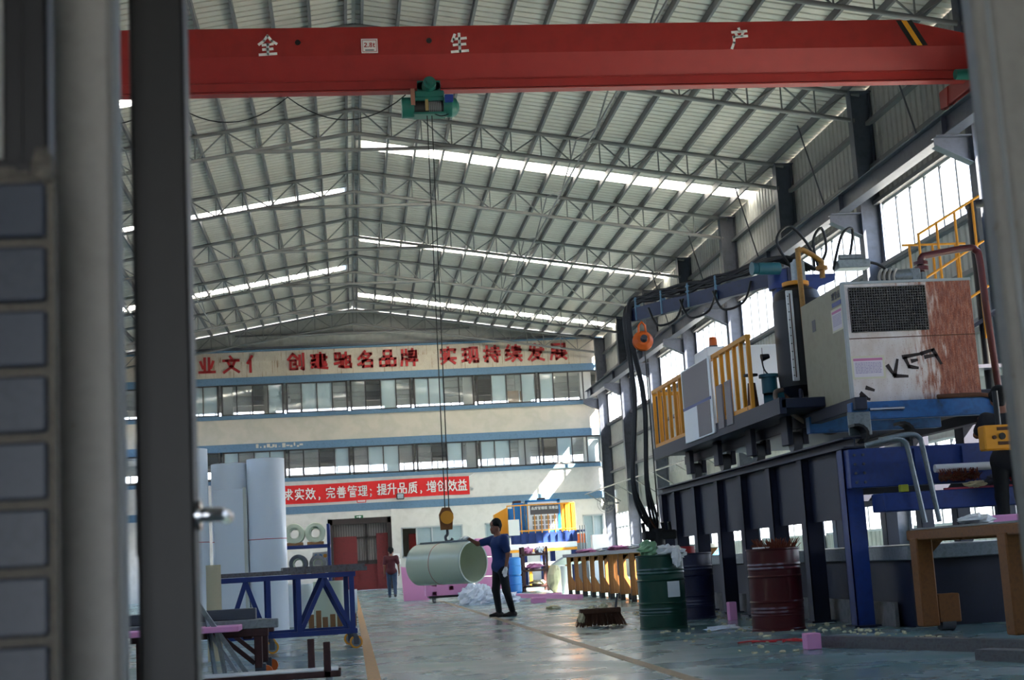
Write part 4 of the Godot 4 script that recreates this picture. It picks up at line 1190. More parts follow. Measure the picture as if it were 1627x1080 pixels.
func near_press() -> void:
	var blue: Material = mats["press_blue"]
	var navy: Material = mats["press_navy"]
	var zs := [-15.55, -17.03, -18.39, -19.8, -21.12, -22.58, -24.0, -25.0]
	var p := thing("foam_press", "long blue steel foam press frame on a row of legs", "press", V(5.45, 0, -15.4))
	var o := V(5.45, 0, -15.4)
	for z: float in zs:
		for x: float in [0.0, 3.1]:
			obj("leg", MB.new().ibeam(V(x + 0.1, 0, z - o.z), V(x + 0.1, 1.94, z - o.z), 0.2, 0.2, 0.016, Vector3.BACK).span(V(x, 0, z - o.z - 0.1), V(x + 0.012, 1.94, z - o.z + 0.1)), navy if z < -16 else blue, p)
			obj("foot_plate", MB.new().span(V(x - 0.05, 0, z - o.z - 0.15), V(x + 0.25, 0.02, z - o.z + 0.15)), navy, p)
	for x: float in [0.0, 3.1]:
		obj("top_rail", MB.new().ibeam(V(x + 0.1, 2.0, 0.1), V(x + 0.1, 2.0, -9.8), 0.26, 0.12, 0.02), navy, p)
	for i in zs.size() - 1:
		var a: float = zs[i] - o.z - 0.1
		var b: float = zs[i + 1] - o.z + 0.1
		obj("side_panel", MB.new().span(V(0.09, 1.18, a), V(0.115, 1.94, b)), navy, p)
		obj("side_panel", MB.new().span(V(3.19, 1.5, a), V(3.22, 1.94, b)), navy, p)
	for z: float in [-0.2, -3.5, -6.5, -9.4]:
		obj("cross_beam", MB.new().span(V(0.2, 1.55, z - 0.12), V(3.1, 1.9, z + 0.0)), navy, p)
	# front beam with bolted end plate, stiffeners and a ledge
	var fb := obj("front_beam", MB.new().cbox(V(0.02, 1.5, -0.08), V(3.4, 1.93, 0.1), 0.008), blue, p)
	for x: float in [0.75, 1.3, 1.85, 2.4]:
		obj("rib_plate", MB.new().span(V(x, 1.5, 0.1), V(x + 0.016, 1.9, 0.15)), blue, fb)
	var bolts := 0
	for i in 4:
		for j in 2:
			obj("bolt", MB.new().cyl(V(0.08 + j * 0.1, 1.56 + i * 0.1, 0.1), V(0.08 + j * 0.1, 1.56 + i * 0.1, 0.118), 0.016, -1, 6), mats["steel_dark"], fb)
	obj("ledge_beam", MB.new().cbox(V(0.25, 1.22, 0.05), V(2.9, 1.42, 0.42), 0.01), blue, p)
	obj("ledge_lip", MB.new().span(V(0.95, 1.42, 0.36), V(2.9, 1.44, 0.42)), mats["cloth_red"], p)
	# lower platen between the legs
	obj("platen", MB.new().cbox(V(0.32, 0.7, 0.75), V(2.95, 0.85, -9.6), 0.01), mats["galvanised"], p)
	obj("platen_apron", MB.new().span(V(0.4, 0.0, 0.6), V(2.85, 0.7, -9.5)), navy, p)
	obj("kick_plate", MB.new().span(V(0.3, 0.0, 0.3), V(0.34, 0.26, -9.4)), mats["concrete"], p)
	for i in 4:
		obj("platen_leg", MB.new().cbox(V(0.42, 0, 0.55 - i * 2.6), V(0.6, 0.7, 0.35 - i * 2.6), 0.01), mats["orange_steel"], p)
	# carriage on wheels that runs on the top rails
	var c := thing("press_carriage", "wheeled upper deck of the blue press with yellow railings", "machine deck", V(5.1, 2.52, -14.4))
	var cz := -14.4
	obj("deck", MB.new().cbox(V(0.0, 0, -2.0), V(3.6, 0.12, -9.2), 0.01), navy, c)
	obj("deck_edge", MB.new().span(V(-0.02, -0.06, -2.0), V(0.06, 0.13, -9.25)), navy, c)
	for x: float in [0.5, 3.0]: obj("deck_bearer", MB.new().cbox(V(x, -0.16, -0.9), V(x + 0.14, -0.02, -9.2), 0.008), navy, c)
	for z: float in [-17.5, -19.15, -20.95, -22.75]:
		var k := obj("wheel_bracket", MB.new().cbox(V(0.35, -0.36, z - cz - 0.14), V(0.42, 0.0, z - cz + 0.14), 0.008).cbox(V(0.55, -0.36, z - cz - 0.14), V(0.62, 0.0, z - cz + 0.14), 0.008), navy, c)
		obj("wheel", MB.new().cyl(V(0.43, -0.32, z - cz), V(0.54, -0.32, z - cz), 0.13, -1, 18), mats["steel_dark"], k)
		obj("wheel_bracket", MB.new().cbox(V(3.35, -0.36, z - cz - 0.14), V(3.6, 0.0, z - cz + 0.14), 0.008), navy, c)
	var y: Material = mats["yellow"]
	for sec: Array in [[-23.45, -21.15, 7], [-19.35, -17.66, 6]]:
		for i: int in sec[2]:
			var z: float = lerpf(sec[0], sec[1], i / float(sec[2] - 1)) - cz
			obj("baluster", MB.new().cbox(V(0.0, 0.06 if i % 3 == 0 else 0.12, z - 0.025), V(0.05, 1.05, z + 0.025), 0.004), y, c)
		obj("bottom_rail", MB.new().cbox(V(-0.005, 0.13, sec[0] - cz), V(0.055, 0.19, sec[1] - cz), 0.004), y, c)
	obj("top_rail", MB.new().cbox(V(-0.01, 1.03, -23.48 - cz), V(0.06, 1.09, -17.63 - cz), 0.005), y, c)
	for i in 4:
		obj("baluster", MB.new().cbox(V(0.1 + i * 0.16, 0.1, -23.48 - cz), V(0.15 + i * 0.16, 1.05, -23.43 - cz), 0.004), y, c)
	obj("end_rail", MB.new().cbox(V(0, 1.0, -23.48 - cz), V(0.75, 1.06, -23.42 - cz), 0.005), y, c)
	# boards wired to the railing
	var bd := obj("display_board", MB.new().cbox(V(-0.05, 0.0, -21.12 - cz), V(-0.02, 1.08, -19.38 - cz), 0.004), mats["white_sheet"], c)
	obj("grey_panel", MB.new().span(V(-0.054, 0.52, -21.05 - cz), V(-0.05, 1.06, -19.5 - cz)), mat("panel_grey", Color(0.5, 0.47, 0.48), 0.6), bd)
	obj("grey_panel", MB.new().span(V(-0.054, 0.02, -20.25 - cz), V(-0.05, 0.48, -19.5 - cz)), mats["panel_grey"], bd)
	obj("blue_tape", MB.new().span(V(-0.056, 0.48, -21.1 - cz), V(-0.05, 0.52, -19.42 - cz)), mats["box_blue"], bd)
	for z: float in [-19.2, -18.75]:
		obj("small_board", MB.new().cbox(V(-0.035, 0.03, z - cz), V(-0.015, 0.62, z + 0.3 - cz), 0.003), mats["panel_grey"], c)
	# white control cabinet with an orange beacon
	var w := thing("control_cabinet", "pale blue-white control cabinet behind the yellow railing", "cabinet", V(5.45, 2.64, -21.3))
	obj("body", MB.new().cbox(V(0, 0, -0.5), V(1.7, 1.32, 0.3), 0.012), mats["white_sheet"], w)
	obj("door_seam", MB.new().span(V(0.85, 0.05, 0.3), V(0.858, 1.27, 0.304)), mats["steel_dark"], w)
	obj("beacon_base", MB.new().cyl(V(0.16, 1.32, 0.1), V(0.16, 1.36, 0.1), 0.07, -1, 14), mats["steel_dark"], w)
	obj("beacon", MB.new().lathe([Vector2(0.06, 1.36), Vector2(0.06, 1.46), Vector2(0.045, 1.49), Vector2(0, 1.5)], V(0.16, 0, 0.1)), mats["orange"], w)
	# black insulated tank with level gauge and yellow pipe
	var t := thing("insulated_tank", "black lagged tank with level gauge and yellow pipe", "tank", V(5.78, 2.64, -17.55))
	obj("shell", MB.new().lathe([Vector2(0.0, 0.1), Vector2(0.2, 0.12), Vector2(0.3, 0.25), Vector2(0.315, 0.4), Vector2(0.31, 1.35), Vector2(0.27, 1.47), Vector2(0.14, 1.54), Vector2(0.0, 1.56)], Vector3.ZERO, Basis(), 28), patchy("lagging", [Color(0.035, 0.035, 0.04), Color(0.06, 0.06, 0.065), Color(0.045, 0.045, 0.05)], [0.0, 0.5, 1.0], 0.6, 0.5, 0.0, 83), t)
	for k in 3:
		var a := TAU * k / 3.0
		obj("tank_leg", MB.new().cyl(V(cos(a) * 0.24, 0, sin(a) * 0.24), V(cos(a) * 0.24, 0.3, sin(a) * 0.24), 0.03, -1, 8), navy, t)
	obj("flange", MB.new().cyl(V(0, 1.55, 0), V(0, 1.6, 0), 0.17, -1, 20), y, t)
	obj("stirrer_motor", MB.new().cyl(V(0.05, 1.6, 0), V(0.05, 1.86, 0), 0.09, -1, 16).cyl(V(0.05, 1.86, 0), V(0.05, 1.9, 0), 0.07, 0.05, 16), mats["galvanised"], t)
	var gauge := obj("level_gauge", MB.new().cbox(V(-0.24, 0.3, 0.3), V(-0.16, 1.44, 0.34), 0.004), mats["white"], t)
	obj("gauge_column", MB.new().span(V(-0.206, 0.34, 0.34), V(-0.194, 1.4, 0.345)), mats["brown_rust"], gauge)
	for k in 11:
		obj("gauge_mark", MB.new().span(V(-0.235, 0.36 + k * 0.1, 0.34), V(-0.215, 0.37 + k * 0.1, 0.344)), mats["black"], gauge)
	obj("riser_pipe", MB.new().tube(arc([V(0.0, 0.3, 0.33), V(-0.03, 0.34, 0.36), V(-0.04, 0.5, 0.36), V(-0.05, 1.85, 0.36), V(-0.03, 1.93, 0.36), V(0.04, 1.94, 0.34), V(0.26, 1.83, 0.26), V(0.28, 1.76, 0.25), V(0.28, 1.6, 0.25)], 4), 0.035, 10), patchy("old_yellow", [Color(0.5, 0.34, 0.1), Color(0.62, 0.44, 0.15), Color(0.52, 0.38, 0.14)], [0.0, 0.5, 1.0], 0.4, 0.5, 0.0, 84), t)
	obj("pipe_flange", MB.new().cyl(V(0.28, 1.7, 0.25), V(0.28, 1.75, 0.25), 0.075, -1, 16), mats["old_yellow"], t)
	# blue mast and swinging boom with hoses
	var j := thing("hose_boom", "blue swinging boom carrying black hoses out over the floor", "boom", V(6.05, 2.64, -19.0))
	obj("mast", MB.new().cbox(V(-0.1, 0, -0.12), V(0.16, 1.98, 0.12), 0.01), blue, j)
	obj("bearing", MB.new().cyl(V(0, 1.78, 0), V(0, 2.04, 0), 0.17, -1, 20), blue, j)
	obj("arch_bracket", MB.new().prism(PackedVector2Array([Vector2(0.1, 1.96), Vector2(0.75, 1.96), Vector2(0.72, 1.86), Vector2(0.5, 1.78), Vector2(0.38, 1.6), Vector2(0.36, 1.2), Vector2(0.1, 1.2)]), Transform3D(Basis(), V(0, 0, 0.1)), 0.03), blue, j)
	var bo := V(-1.62, 1.96, -2.85)
	obj("boom", MB.new().bar(V(0.1, 1.96, 0.15), bo, 0.1, 0.2), patchy("boom_blue_backlit", [Color(0.03, 0.08, 0.2), Color(0.04, 0.11, 0.26), Color(0.035, 0.09, 0.22)], [0.0, 0.5, 1.0], 1.0, 0.5, 0.0, 87), j)  # darker blue than the mast, with the backlit shade put into the colour
	obj("slew_motor", MB.new().cyl(V(-0.42, 2.02, 0.35), V(-0.1, 2.02, 0.3), 0.085, -1, 16).cyl(V(-0.5, 2.02, 0.36), V(-0.42, 2.02, 0.35), 0.09, 0.075, 16), mats["teal"], j)
	var dirb := bo.normalized()
	for k in 4:
		var q := bo * (0.38 + 0.18 * k)
		obj("hose_clamp", MB.new().cbox(V(q.x - 0.04, 1.86, q.z - 0.06), V(q.x + 0.04, 2.22, q.z + 0.06), 0.006), mat("clamp_blue", Color(0.35, 0.5, 0.58), 0.5), j)
	for k in 6:
		var off := V(0.025 * k - 0.06, 0.0, 0.04 * k)
		var pts := [V(0.35, 2.0, 0.1) + off, V(-0.05, 2.18, 0.1) + off]
		for q in 5:
			var at := bo * (0.2 + 0.19 * q)
			pts.append(V(at.x, 2.12 + 0.06 * sin(q * 2.3 + k * 1.7) + 0.015 * k, at.z) + off * 0.6)
		pts.append_array([V(bo.x - 0.02, 1.95, bo.z + 0.1) + off * 0.6, V(bo.x - 0.02, 1.6, bo.z + 0.12) + off * 0.6, V(bo.x + 0.02 + (0.1 if k > 2 else 0.0), 0.6, bo.z + 0.15) + off * 0.5, V(bo.x - 0.1 + (0.16 if k > 2 else 0.0), -0.6, bo.z + 0.2) + off * 0.5, V(bo.x + 0.0 + 0.03 * k, -1.15, bo.z + 0.22) + off * 0.5, V(bo.x + 0.2, -1.42, bo.z + 0.22)])
		obj("hose", MB.new().tube(arc(pts, 5), 0.022, 7), mats["rubber"], j)
	for k in 3:
		obj("hose_loop", MB.new().tube(arc([V(-0.3 - k * 0.35, 2.0, -0.4 - k * 0.6), V(-0.4 - k * 0.35, 1.72, -0.5 - k * 0.6), V(-0.62 - k * 0.35, 1.68, -0.8 - k * 0.6), V(-0.7 - k * 0.35, 1.98, -1.0 - k * 0.6)]), 0.018, 6), mats["rubber"], j)
	for a: Array in [[V(0.1, 1.98, 0.3), V(-0.1, 2.4, 0.3), V(0.12, 2.62, 0.25), V(0.4, 2.3, 0.2), V(0.45, 2.0, 0.15)], [V(0.5, 1.98, 0.2), V(0.45, 2.4, 0.2), V(0.6, 2.6, 0.15), V(0.66, 2.3, 0.1), V(0.55, 2.05, 0.0)], [V(0.7, 2.0, 0.2), V(0.9, 2.5, 0.1), V(1.1, 2.6, 0.0), V(1.05, 2.2, -0.1), V(0.95, 2.06, -0.1)], [V(0.9, 2.08, 0.25), V(1.3, 2.05, 0.25), V(1.55, 1.8, 0.25), V(1.45, 1.35, 0.25), V(1.1, 1.2, 0.25)]]:
		obj("hose_loop", MB.new().tube(arc(a), 0.02, 7), mats["rubber"], j)
	obj("valve_block", MB.new().cbox(V(0.75, 2.0, 0.05), V(1.2, 2.12, 0.3), 0.01).cyl(V(0.8, 2.16, 0.18), V(1.15, 2.16, 0.18), 0.05, -1, 12), mats["galvanised"], j)
	var bal := thing("spring_balancer", "orange spring balancer hanging from the tip of the boom", "balancer", V(4.6, 4.17, -21.55))
	obj("body", MB.new().lathe([Vector2(0.0, -0.09), Vector2(0.1, -0.08), Vector2(0.16, -0.03), Vector2(0.16, 0.03), Vector2(0.1, 0.08), Vector2(0, 0.09)], Vector3.ZERO, Basis(Vector3.RIGHT, PI / 2 - 0.3), 20), mats["orange"], bal)
	obj("hub", MB.new().cyl(V(0, 0, 0.05), V(0, 0.04, 0.13), 0.06, 0.05, 14), mats["steel_dark"], bal)
	obj("hanger", MB.new().tube([V(-0.06, 0.12, 0), V(-0.05, 0.24, 0), V(0.0, 0.3, 0), V(0.05, 0.24, 0), V(0.06, 0.12, 0)], 0.018, 7), mats["orange"], bal)
	obj("cord", MB.new().cyl(V(0.02, -0.1, 0), V(0.02, -2.7, 0.1), 0.01, -1, 6), mats["rubber"], bal)
	var mx := thing("mixing_head", "black mixing head hanging in its hoses behind the green drum", "mixing head", V(4.62, 1.15, -21.6))
	obj("body", MB.new().cyl(V(0, -0.15, 0), V(0, 0.15, 0), 0.11, -1, 14).cbox(V(-0.22, -0.02, -0.1), V(0.28, 0.12, 0.1), 0.02), mats["black"], mx)
	obj("lever", MB.new().cyl(V(0.0, 0.1, 0.05), V(-0.12, 0.3, 0.1), 0.015, -1, 8), mats["brown_rust"], mx)
	obj("nozzle", MB.new().cyl(V(0, -0.32, 0), V(0, -0.15, 0), 0.05, 0.08, 12), mats["steel_dark"], mx)
	for k in 5:
		obj("coupling", MB.new().cyl(V(-0.2 + k * 0.1, 0.1, 0.02), V(-0.22 + k * 0.1, 0.24, 0.04), 0.028, -1, 8), mats["black"], mx)
	# motors, pump and valves in front of the tank
	var pu := thing("metering_pump", "teal motor and rusty pump with a handwheel beside the tank", "pump", V(5.35, 2.64, -17.9))
	obj("motor", MB.new().cyl(V(0.0, 0.12, 0.0), V(0.28, 0.12, 0.1), 0.12, -1, 16).cyl(V(0.05, 0.22, 0.12), V(0.05, 0.42, 0.12), 0.1, -1, 16).cyl(V(0.05, 0.42, 0.12), V(0.05, 0.46, 0.12), 0.13, -1, 16), mats["teal"], pu)
	obj("pump_body", MB.new().lump(V(0.3, 0.18, 0.3), V(0.12, 0.17, 0.1), 9, 0.15).cyl(V(-0.18, 0.02, 0.1), V(-0.18, 0.36, 0.1), 0.08, 0.05, 12), mats["brown_rust"], pu)
	obj("handwheel", MB.new().cyl(V(-0.18, 0.36, 0.1), V(-0.18, 0.46, 0.1), 0.015, -1, 8).cyl(V(-0.18, 0.45, 0.1), V(-0.18, 0.475, 0.1), 0.09, -1, 18), mats["black"], pu)
	obj("base_block", MB.new().cbox(V(-0.05, -0.0, -0.1), V(0.6, 0.06, 0.5), 0.01), mats["sky_blue"], pu)
	obj("hose", MB.new().tube(arc([V(0.12, 0.22, 0.42), V(0.0, 0.18, 0.5), V(0.02, 0.02, 0.6), V(0.3, -0.25, 0.75), V(0.55, -0.38, 0.85), V(0.75, -0.25, 0.9), V(0.86, 0.02, 0.9), V(0.7, 0.08, 0.7)]), 0.03, 9), mat("hose_tan", Color(0.42, 0.36, 0.31), 0.5), pu)
	obj("hose_bundle", MB.new().tube(arc([V(0.9, 0.9, 0.6), V(0.7, 0.6, 0.7), V(0.62, 0.2, 0.7), V(0.72, -0.02, 0.6)]), 0.024, 7).tube(arc([V(0.92, 0.85, 0.62), V(0.78, 0.5, 0.74), V(0.7, 0.1, 0.72), V(0.8, -0.05, 0.6)]), 0.024, 7).tube(arc([V(0.95, 0.8, 0.64), V(0.86, 0.45, 0.76), V(0.8, 0.1, 0.74), V(0.86, -0.05, 0.62)]), 0.024, 7), mats["rubber"], pu)
	obj("plug", MB.new().cyl(V(-0.02, 0.68, 0.1), V(0.08, 0.7, 0.1), 0.05, 0.03, 10).tube(arc([V(-0.02, 0.66, 0.1), V(0.0, 0.52, 0.12), V(0.08, 0.42, 0.14)]), 0.01, 6), mats["rubber"], pu)
	# the rusty white machine cabinet
	var cb := thing("machine_cabinet", "white metal machine cabinet streaked with brown rust and a mesh grille", "cabinet", V(5.64, 2.46, -15.5))
	var em := mat("cabinet_enamel", Color.WHITE, 0.5)
	em.albedo_texture = cabinet_image()
	var face := MB.new()
	# the sheet leaves the grille opening free
	for q: Array in [[0.0, 0.0, 1.52, 0.79], [0.0, 0.79, 0.07, 1.3], [0.975, 0.79, 1.52, 1.3], [0.0, 1.3, 1.52, 1.36]]:
		var i := face.t.size()
		face.quaduv(V(q[0], q[1], 0), V(q[2], q[1], 0), V(q[2], q[3], 0), V(q[0], q[3], 0))
		for k in 6: face.t[i + k] = Vector2(face.v[i + k].x / 1.52, 1.0 - face.v[i + k].y / 1.36)
	obj("front_panel", face, em, cb)
	var cream: Material = patchy("old_cream", [Color(0.52, 0.5, 0.41), Color(0.56, 0.54, 0.45), Color(0.53, 0.5, 0.42)], [0.0, 0.5, 1.0], 1.6, 0.6, 0.0, 85)
	var rest := MB.new()
	rest.quad(V(0, 0, -1.5), V(0, 0, 0), V(0, 1.36, 0), V(0, 1.36, -1.5))
	rest.quad(V(1.52, 0, 0), V(1.52, 0, -1.5), V(1.52, 1.36, -1.5), V(1.52, 1.36, 0))
	rest.quad(V(1.52, 0, -1.5), V(0, 0, -1.5), V(0, 1.36, -1.5), V(1.52, 1.36, -1.5))
	rest.quad(V(0, 1.36, 0), V(1.52, 1.36, 0), V(1.52, 1.36, -1.5), V(0, 1.36, -1.5))
	rest.quad(V(0, 0, -1.5), V(1.52, 0, -1.5), V(1.52, 0, 0), V(0, 0, 0))
	obj("side_panel", rest, cream, cb)
	obj("corner_strip", MB.new().cbox(V(-0.012, 0, -0.03), V(0.03, 1.37, 0.012), 0.004), mats["alu"], cb)
	obj("top_edge", MB.new().cbox(V(0.0, 1.345, -0.02), V(1.53, 1.375, 0.014), 0.004), mats["alu"], cb)
	obj("seam", MB.new().span(V(0.0, 0.716, -0.01), V(1.52, 0.726, 0.004)), mats["brown_rust"], cb)
	var gm := MB.new()
	for i in 31: gm.span(V(0.07 + i * 0.03, 0.79, 0.012), V(0.078 + i * 0.03, 1.3, 0.018))
	for i in 18: gm.span(V(0.07, 0.79 + i * 0.03, 0.012), V(0.975, 0.798 + i * 0.03, 0.018))
	obj("mesh_grille", gm, mat("mesh_wire", Color(0.33, 0.32, 0.31), 0.5), cb)
	obj("condenser_case", MB.new().span(V(0.05, 0.77, -0.32), V(0.995, 1.32, -0.3)), mats["galvanised"], cb)
	for k in 34: obj("fin", MB.new().span(V(0.075 + k * 0.027, 0.79, -0.3), V(0.079 + k * 0.027, 1.3, -0.06)), mat("fin_dusty", Color(0.3, 0.28, 0.26), 0.8), cb)
	var st := mat("warning_print", Color.WHITE, 0.6)
	st.albedo_texture = notice_image(7)
	var sm := MB.new()
	sm.quaduv(V(0.03, 0.26, 0.004), V(0.42, 0.26, 0.004), V(0.42, 0.52, 0.004), V(0.03, 0.52, 0.004))
	obj("warning_sticker", sm, st, cb)
	var s2 := MB.new()
	s2.quaduv(V(-0.003, 0.85, -0.42), V(-0.003, 0.85, -0.05), V(-0.003, 1.12, -0.05), V(-0.003, 1.12, -0.42))
	obj("warning_sticker", s2, st, cb)
	for k in 3:
		var gm2 := MB.new()
		glyph(gm2, ["li", "guan", "pin"][k], Vector3.ZERO, 0.085, 0.012, 0.003)
		put("character", gm2.mesh(), mats["steel_dark"], cb, Transform3D(Basis(Vector3.UP, -PI / 2), V(-0.001, 1.22, -0.36 + k * 0.1)))
	obj("small_label", MB.new().span(V(-0.004, 0.98, -1.12), V(0.0, 1.12, -1.0)), mats["steel_dark"], cb)
	obj("name_stripe", MB.new().span(V(-0.005, 1.14, -0.36), V(0.0, 1.19, -0.06)), mats["box_blue"], cb)
	for s: Array in [[0.45, 0.4, 0.52, 0.28], [0.52, 0.28, 0.57, 0.46], [0.52, 0.28, 0.67, 0.27], [0.66, 0.48, 0.7, 0.38], [0.64, 0.49, 0.86, 0.52], [0.7, 0.38, 0.8, 0.36], [0.74, 0.44, 0.8, 0.45], [0.86, 0.52, 1.0, 0.56], [0.9, 0.48, 1.04, 0.5], [1.0, 0.56, 1.08, 0.4], [0.18, 0.16, 0.26, 0.13], [0.1, 0.06, 0.2, 0.03], [0.11, 0.1, 0.17, 0.05]]:
		var a := Vector2(s[0], s[1])
		var b := Vector2(s[2], s[3])
		var d := (b - a).normalized() * 0.012
		var q := Vector2(-d.y, d.x) * 2.0
		obj("black_smear", MB.new().prism(PackedVector2Array([a - d + q, a - d - q, b + d - q * 0.6, b + d + q * 0.6]), Transform3D(Basis(), V(0, 0, 0.002)), 0.003), mat("tar", Color(0.12, 0.05, 0.05), 0.7), cb)
	# skid under the cabinet
	var sk := thing("cabinet_skid", "weathered bright blue steel skid under the rusty cabinet", "skid", V(5.58, 2.2, -15.42))
	obj("beam", MB.new().cbox(V(0, 0.05, -0.1), V(1.66, 0.25, 0.04), 0.008), patchy("skid_blue", [Color(0.06, 0.29, 0.5), Color(0.08, 0.35, 0.58), Color(0.07, 0.28, 0.47), Color(0.16, 0.19, 0.22)], [0.1, 0.5, 0.75, 1.0], 1.6, 0.5, 0.0, 86, 0.012), sk)
	obj("beam", MB.new().cbox(V(0, 0.05, -1.6), V(1.66, 0.25, -1.45), 0.008), mats["skid_blue"], sk)
	obj("plate", MB.new().cbox(V(-0.06, -0.12, 0.04), V(0.2, 0.14, 0.07), 0.006), mats["galvanised"], sk)
	obj("rod", MB.new().cyl(V(0.2, 0.16, 0.06), V(0.6, 0.16, 0.06), 0.018, -1, 8), mats["chrome"], sk)
	obj("bent_pipe", MB.new().tube(arc([V(1.0, 0.27, 0.05), V(1.5, 0.27, 0.06), V(1.64, 0.22, 0.06), V(1.68, 0.05, 0.06), V(1.68, -0.3, 0.06)]), 0.025, 8), mats["brown_rust"], sk)
	for s: Array in [[0.1, -0.1], [0.62, -0.1]]:
		var ch := thing("cable_chain", "black link cable chain curling out under the blue skid", "cable chain", V(5.36 + s[0], 2.06, -15.25), 0, "cable chains under the skid")
		for k in 7:
			var a := PI * 0.75 * k / 6.0
			obj("link", MB.new().box(V(0.12 * sin(a) + 0.08, 0.1 * cos(a) + 0.02, 0.0), V(0.055, 0.03, 0.2), Basis(Vector3.BACK, -a)), mats["rubber"], ch)
	# motor and red pipe on top of the cabinet
	var mo := thing("geared_motor", "grey geared motor with pale hose turns on top of the cabinet", "motor", V(6.35, 3.83, -16.2))
	obj("motor_body", MB.new().cyl(V(0.18, 0.16, 0), V(0.46, 0.18, 0), 0.1, -1, 16).cbox(V(0.38, 0.08, -0.1), V(0.5, 0.26, 0.1), 0.015), mats["galvanised"], mo)
	for k in 4:
		obj("hose_turn", MB.new().tube(arc([V(0.0 + k * 0.06, 0.02, 0.1), V(-0.03 + k * 0.06, 0.16, 0.12), V(0.04 + k * 0.06, 0.26, 0.05), V(0.09 + k * 0.06, 0.18, -0.08)]), 0.016, 7), mat("hose_pale", Color(0.66, 0.63, 0.58), 0.5), mo)
	obj("foot", MB.new().cbox(V(0.0, 0, -0.1), V(0.5, 0.07, 0.1), 0.01), mats["black"], mo)
	var rp := thing("red_pipe", "dark red pipe bending down behind the rusty cabinet", "pipe", V(6.9, 3.83, -16.2))
	obj("pipe", MB.new().tube(arc([V(0, 0.05, 0), V(0.0, 0.34, 0), V(0.03, 0.41, 0), V(0.1, 0.43, 0), V(0.6, 0.5, 0), V(0.7, 0.47, 0), V(0.74, 0.36, 0), V(0.76, -0.3, 0), V(0.8, -1.2, 0)], 5), 0.042, 12), mat("pipe_red", Color(0.3, 0.04, 0.06), 0.4), rp)
	obj("flange", MB.new().cyl(V(0, 0.24, 0), V(0, 0.29, 0), 0.085, -1, 16), mats["pipe_red"], rp)
	obj("flange", MB.new().cyl(V(0, 0.31, 0), V(0, 0.35, 0), 0.085, -1, 16), mats["pipe_red"], rp)
	obj("lower_fitting", MB.new().cyl(V(0, 0.0, 0), V(0, 0.22, 0), 0.05, -1, 12), mats["galvanised"], rp)
	# yellow stair rail further back
	var yr := thing("stair_railing", "thin yellow stair railing rising beside the right windows", "railing", V(8.1, 2.64, -19.0))
	for k in 4:
		var x := k * 0.28
		obj("post", MB.new().cyl(V(x, 0.6 + 0.13 * k, 0), V(x, 2.52 + 0.155 * k, 0), 0.02, -1, 8), y, yr)
	for h: float in [2.5, 1.85, 1.2]:
		obj("slope_rail", MB.new().cyl(V(0, h, 0), V(0.95, h + 0.53, 0), 0.018, -1, 8), y, yr)
	for h: float in [2.48, 1.9]:
		obj("level_rail", MB.new().cyl(V(0, h, -0.6), V(0.95, h, -0.6), 0.018, -1, 8), y, yr)
	for k in 3: obj("post", MB.new().cyl(V(0.1 + k * 0.35, 0.6, -0.6), V(0.1 + k * 0.35, 2.48, -0.6), 0.02, -1, 8), y, yr)
	obj("stair_plate", MB.new().box(V(0.55, 1.1, -0.3), V(1.3, 0.05, 0.6), Basis(Vector3.BACK, 0.5)), navy, yr)
	obj("deck_plate", MB.new().span(V(-0.1, 0.55, 0.2), V(1.4, 0.6, -0.8)), navy, yr)
	var dp := one("dark_post", MB.new().cyl(V(8.97, 2.6, -19.1), V(8.97, 5.6, -19.1), 0.07, -1, 12).cyl(V(8.9, 5.55, -19.1), V(9.2, 5.6, -19.1), 0.06, -1, 10), mats["rubber"], "thick black standpipe beside the yellow stair railing", "pipe")
	# control pendant box in yellow
	var pe := thing("control_box", "yellow control box with a round black socket on a black stem", "control box", V(6.56, 1.775, -14.3))
	obj("housing", MB.new().cbox(V(0, 0, -0.1), V(0.42, 0.26, 0.06), 0.015), mats["yellow"], pe)
	obj("socket", MB.new().cyl(V(0.19, 0.14, 0.06), V(0.19, 0.14, 0.075), 0.035, -1, 16), mats["black"], pe)
	obj("button", MB.new().cyl(V(0.1, 0.13, 0.06), V(0.1, 0.13, 0.085), 0.02, -1, 12), mats["brown_rust"], pe)
	for h: float in [0.2, 0.05]:
		obj("text_strip", MB.new().cbox(V(0.14, h, 0.06), V(0.36, h + 0.035, 0.066), 0.002), mats["brown_rust"], pe)
	obj("stem", MB.new().cyl(V(0.2, 0.26, -0.02), V(0.2, 0.62, -0.02), 0.03, -1, 10), mats["rubber"], pe)
	# drain pipes bending down at the front beam
	for k in 2:
		var dx := 0.16 * k
		one("drain_pipe", MB.new().tube(arc([V(5.5 + dx, 1.93 + 0.05 * k, -14.85), V(5.8 + dx, 1.98 + 0.04 * k, -14.82), V(5.92 + dx, 1.95 + 0.04 * k, -14.8), V(5.96 + dx, 1.8 + 0.04 * k, -14.8), V(6.06 + dx, 1.08, -14.8)]), 0.028, 9), mats["galvanised"], "thin grey pipe bending down over the blue front beam", "pipe", "drain pipes at the front beam")
	# things lying on the ledge
	one("white_tube", MB.new().cyl(V(6.36, 1.66, -15.12), V(7.3, 1.66, -15.12), 0.045, -1, 14), mats["white"], "long white plastic tube lying on the blue ledge", "tube")
	var br := thing("bristle_brush", "brown bristle brush roll lying on the blue ledge", "brush", V(6.36, 1.5, -15.02))
	obj("core", MB.new().cyl(V(0, 0.05, 0), V(0.45, 0.07, 0), 0.03, -1, 8), mats["brown_rust"], br)
	var bs := MB.new()
	var rng := RandomNumberGenerator.new()
	rng.seed = 5
